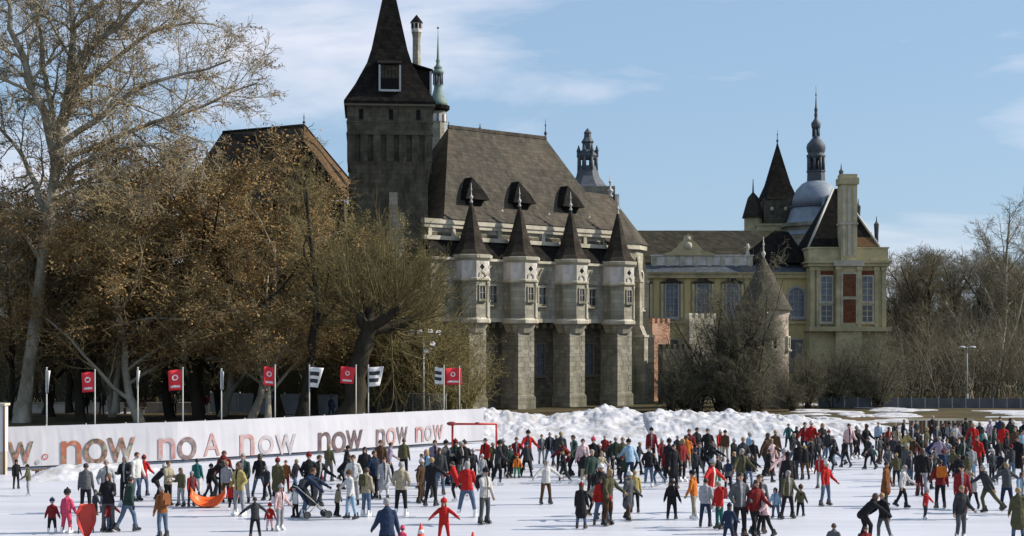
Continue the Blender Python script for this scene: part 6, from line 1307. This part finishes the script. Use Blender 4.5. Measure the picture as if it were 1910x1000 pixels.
for block, zg in ((PEOPLE, 0.0), (SHORE, LZ)):
    for tok in block.replace('\n', '|').split('|'):
        t = tok.split()
        if len(t) < 7: continue
        x, yh, yf = float(t[0]), float(t[1]), float(t[2]); top, bot, pose, face = t[3], t[4], t[5], float(t[6])
        if yf == 0: yf = (yh - 0.3127 * HZ) / (1 - 0.3127)
        Y = (CAMZ - zg) * F / (yf - HZ); H = (yf - yh) * Y / F
        if pose == 'S': pose = prs.choice(['S', 'S', 'S1', 'S1', 'S2', 'S3', 'S4', 'S5'])
        fg = POSES[pose]
        if pose == 'L': H = min(1.72, H * 1.12) * fg['top'] / 1.72
        H = max(0.8, min(1.86 if pose != 'L' else 1.6, H)); s = H / (fg['top'] + 0.015)
        o = link(bpy.data.objects.new('person', fg['mesh'])); o.location = (gx(x, Y), Y, zg); o.scale = (s, s, s); o.rotation_euler = (0, 0, D2R(face + prs.uniform(-12, 12)))
        glove = SKINM if prs.random() < 0.5 else CLOTH[prs.choice(['k', 'k', 'dk', bot])]
        for sl_, m_ in zip(o.material_slots, (CLOTH[top], CLOTH[bot], SKINM, glove, EYEM, CLOTH[prs.choice([top, top, top, 'k', 'dk', 'lg', bot])])): sl_.link = 'OBJECT'; sl_.material = m_
        ex = t[7:]; hat = None; pack = None; hair = None; long_ = 'long' in ex
        for e in ex:
            if e.startswith('hat:'): hat = e[4:] if e[4:] in HATM else 'p'
            if e.startswith('pack:'): pack = e[5:]
            if e in HAIRC: hair = e
        if hat is None and hair is None and not long_ and prs.random() < 0.28: hat = prs.choice(['k', 'k', 'nb', 'lg', 'dr', 'w', 'br'])
        hair = hair or prs.choice(['dk', 'dk', 'br', 'br', 'bl', 'gy'])
        h = link(bpy.data.objects.new('hair', HAIR[('long' if (long_ or prs.random() < 0.25) else 'short', hair)]), o); h.location = fg['head']; h.rotation_euler = (fg['headrot'], 0, 0); h.scale = (fg['hs'],) * 3
        if hat: k = link(bpy.data.objects.new('hat', HATM[hat]), o); k.location = fg['head']; k.rotation_euler = (fg['headrot'], 0, 0); k.scale = (fg['hs'] * 1.04,) * 3
        if pack: k = link(bpy.data.objects.new('backpack', PACK[pack]), o); k.location = fg['chest']; k.rotation_euler = (fg['lean'], 0, 0)
        sk = SKATE[prs.choice(['black', 'black', 'white', 'brown'])]
        for (ank, a2, side) in fg['feet']:
            k = link(bpy.data.objects.new('skate_boot' if zg == 0 else 'boot', sk), o); R = Matrix.Rotation(-a2 * 0.8, 4, 'X') @ Matrix.Rotation(side * 0.12, 4, 'Z')
            k.matrix_local = Matrix.Translation(ank) @ R @ Matrix.Translation((0, 0, -0.155))
        kid = pose in ('c', 'a')
        made.append(dict(o=o, x=x, yf=yf, key=(kid, top, bot, hat, bool(pack), zg > 0), pose=pose))
def base_label(p):
    kid, top, bot, hat, pack, shore = p['key']
    who = ('child' if kid else 'person') if not shore else 'onlooker'
    t = f"{who} all in {COL[top][0]}" if top == bot else f"{who} in {COL[top][0]} jacket and {COL[bot][0]} trousers"
    return t + (f", {COL[hat][0]} hat" if hat else '') + (', backpack' if pack else '')
def bucket(items, f):
    g_ = {}
    for p in items: g_.setdefault(f(p), []).append(p)
    return g_
for base, ps_ in bucket(made, base_label).items():
    for word, qs in bucket(ps_, lambda p: POSE_WORD[p['pose']]).items():
        qs.sort(key=lambda p: p['x'])
        for i, p in enumerate(qs):
            lab = base + ', ' + word
            if len(qs) == 2: lab += ', ' + ('the left one' if i == 0 else 'the right one')
            elif len(qs) > 2: lab += ', ' + ('leftmost such' if i == 0 else ('rightmost such' if i == len(qs) - 1 else f'{ordinal(i)} from left'))
            tag(p['o'], lab, 'person', 'people behind the banner' if p['key'][5] else 'skaters on the ice')
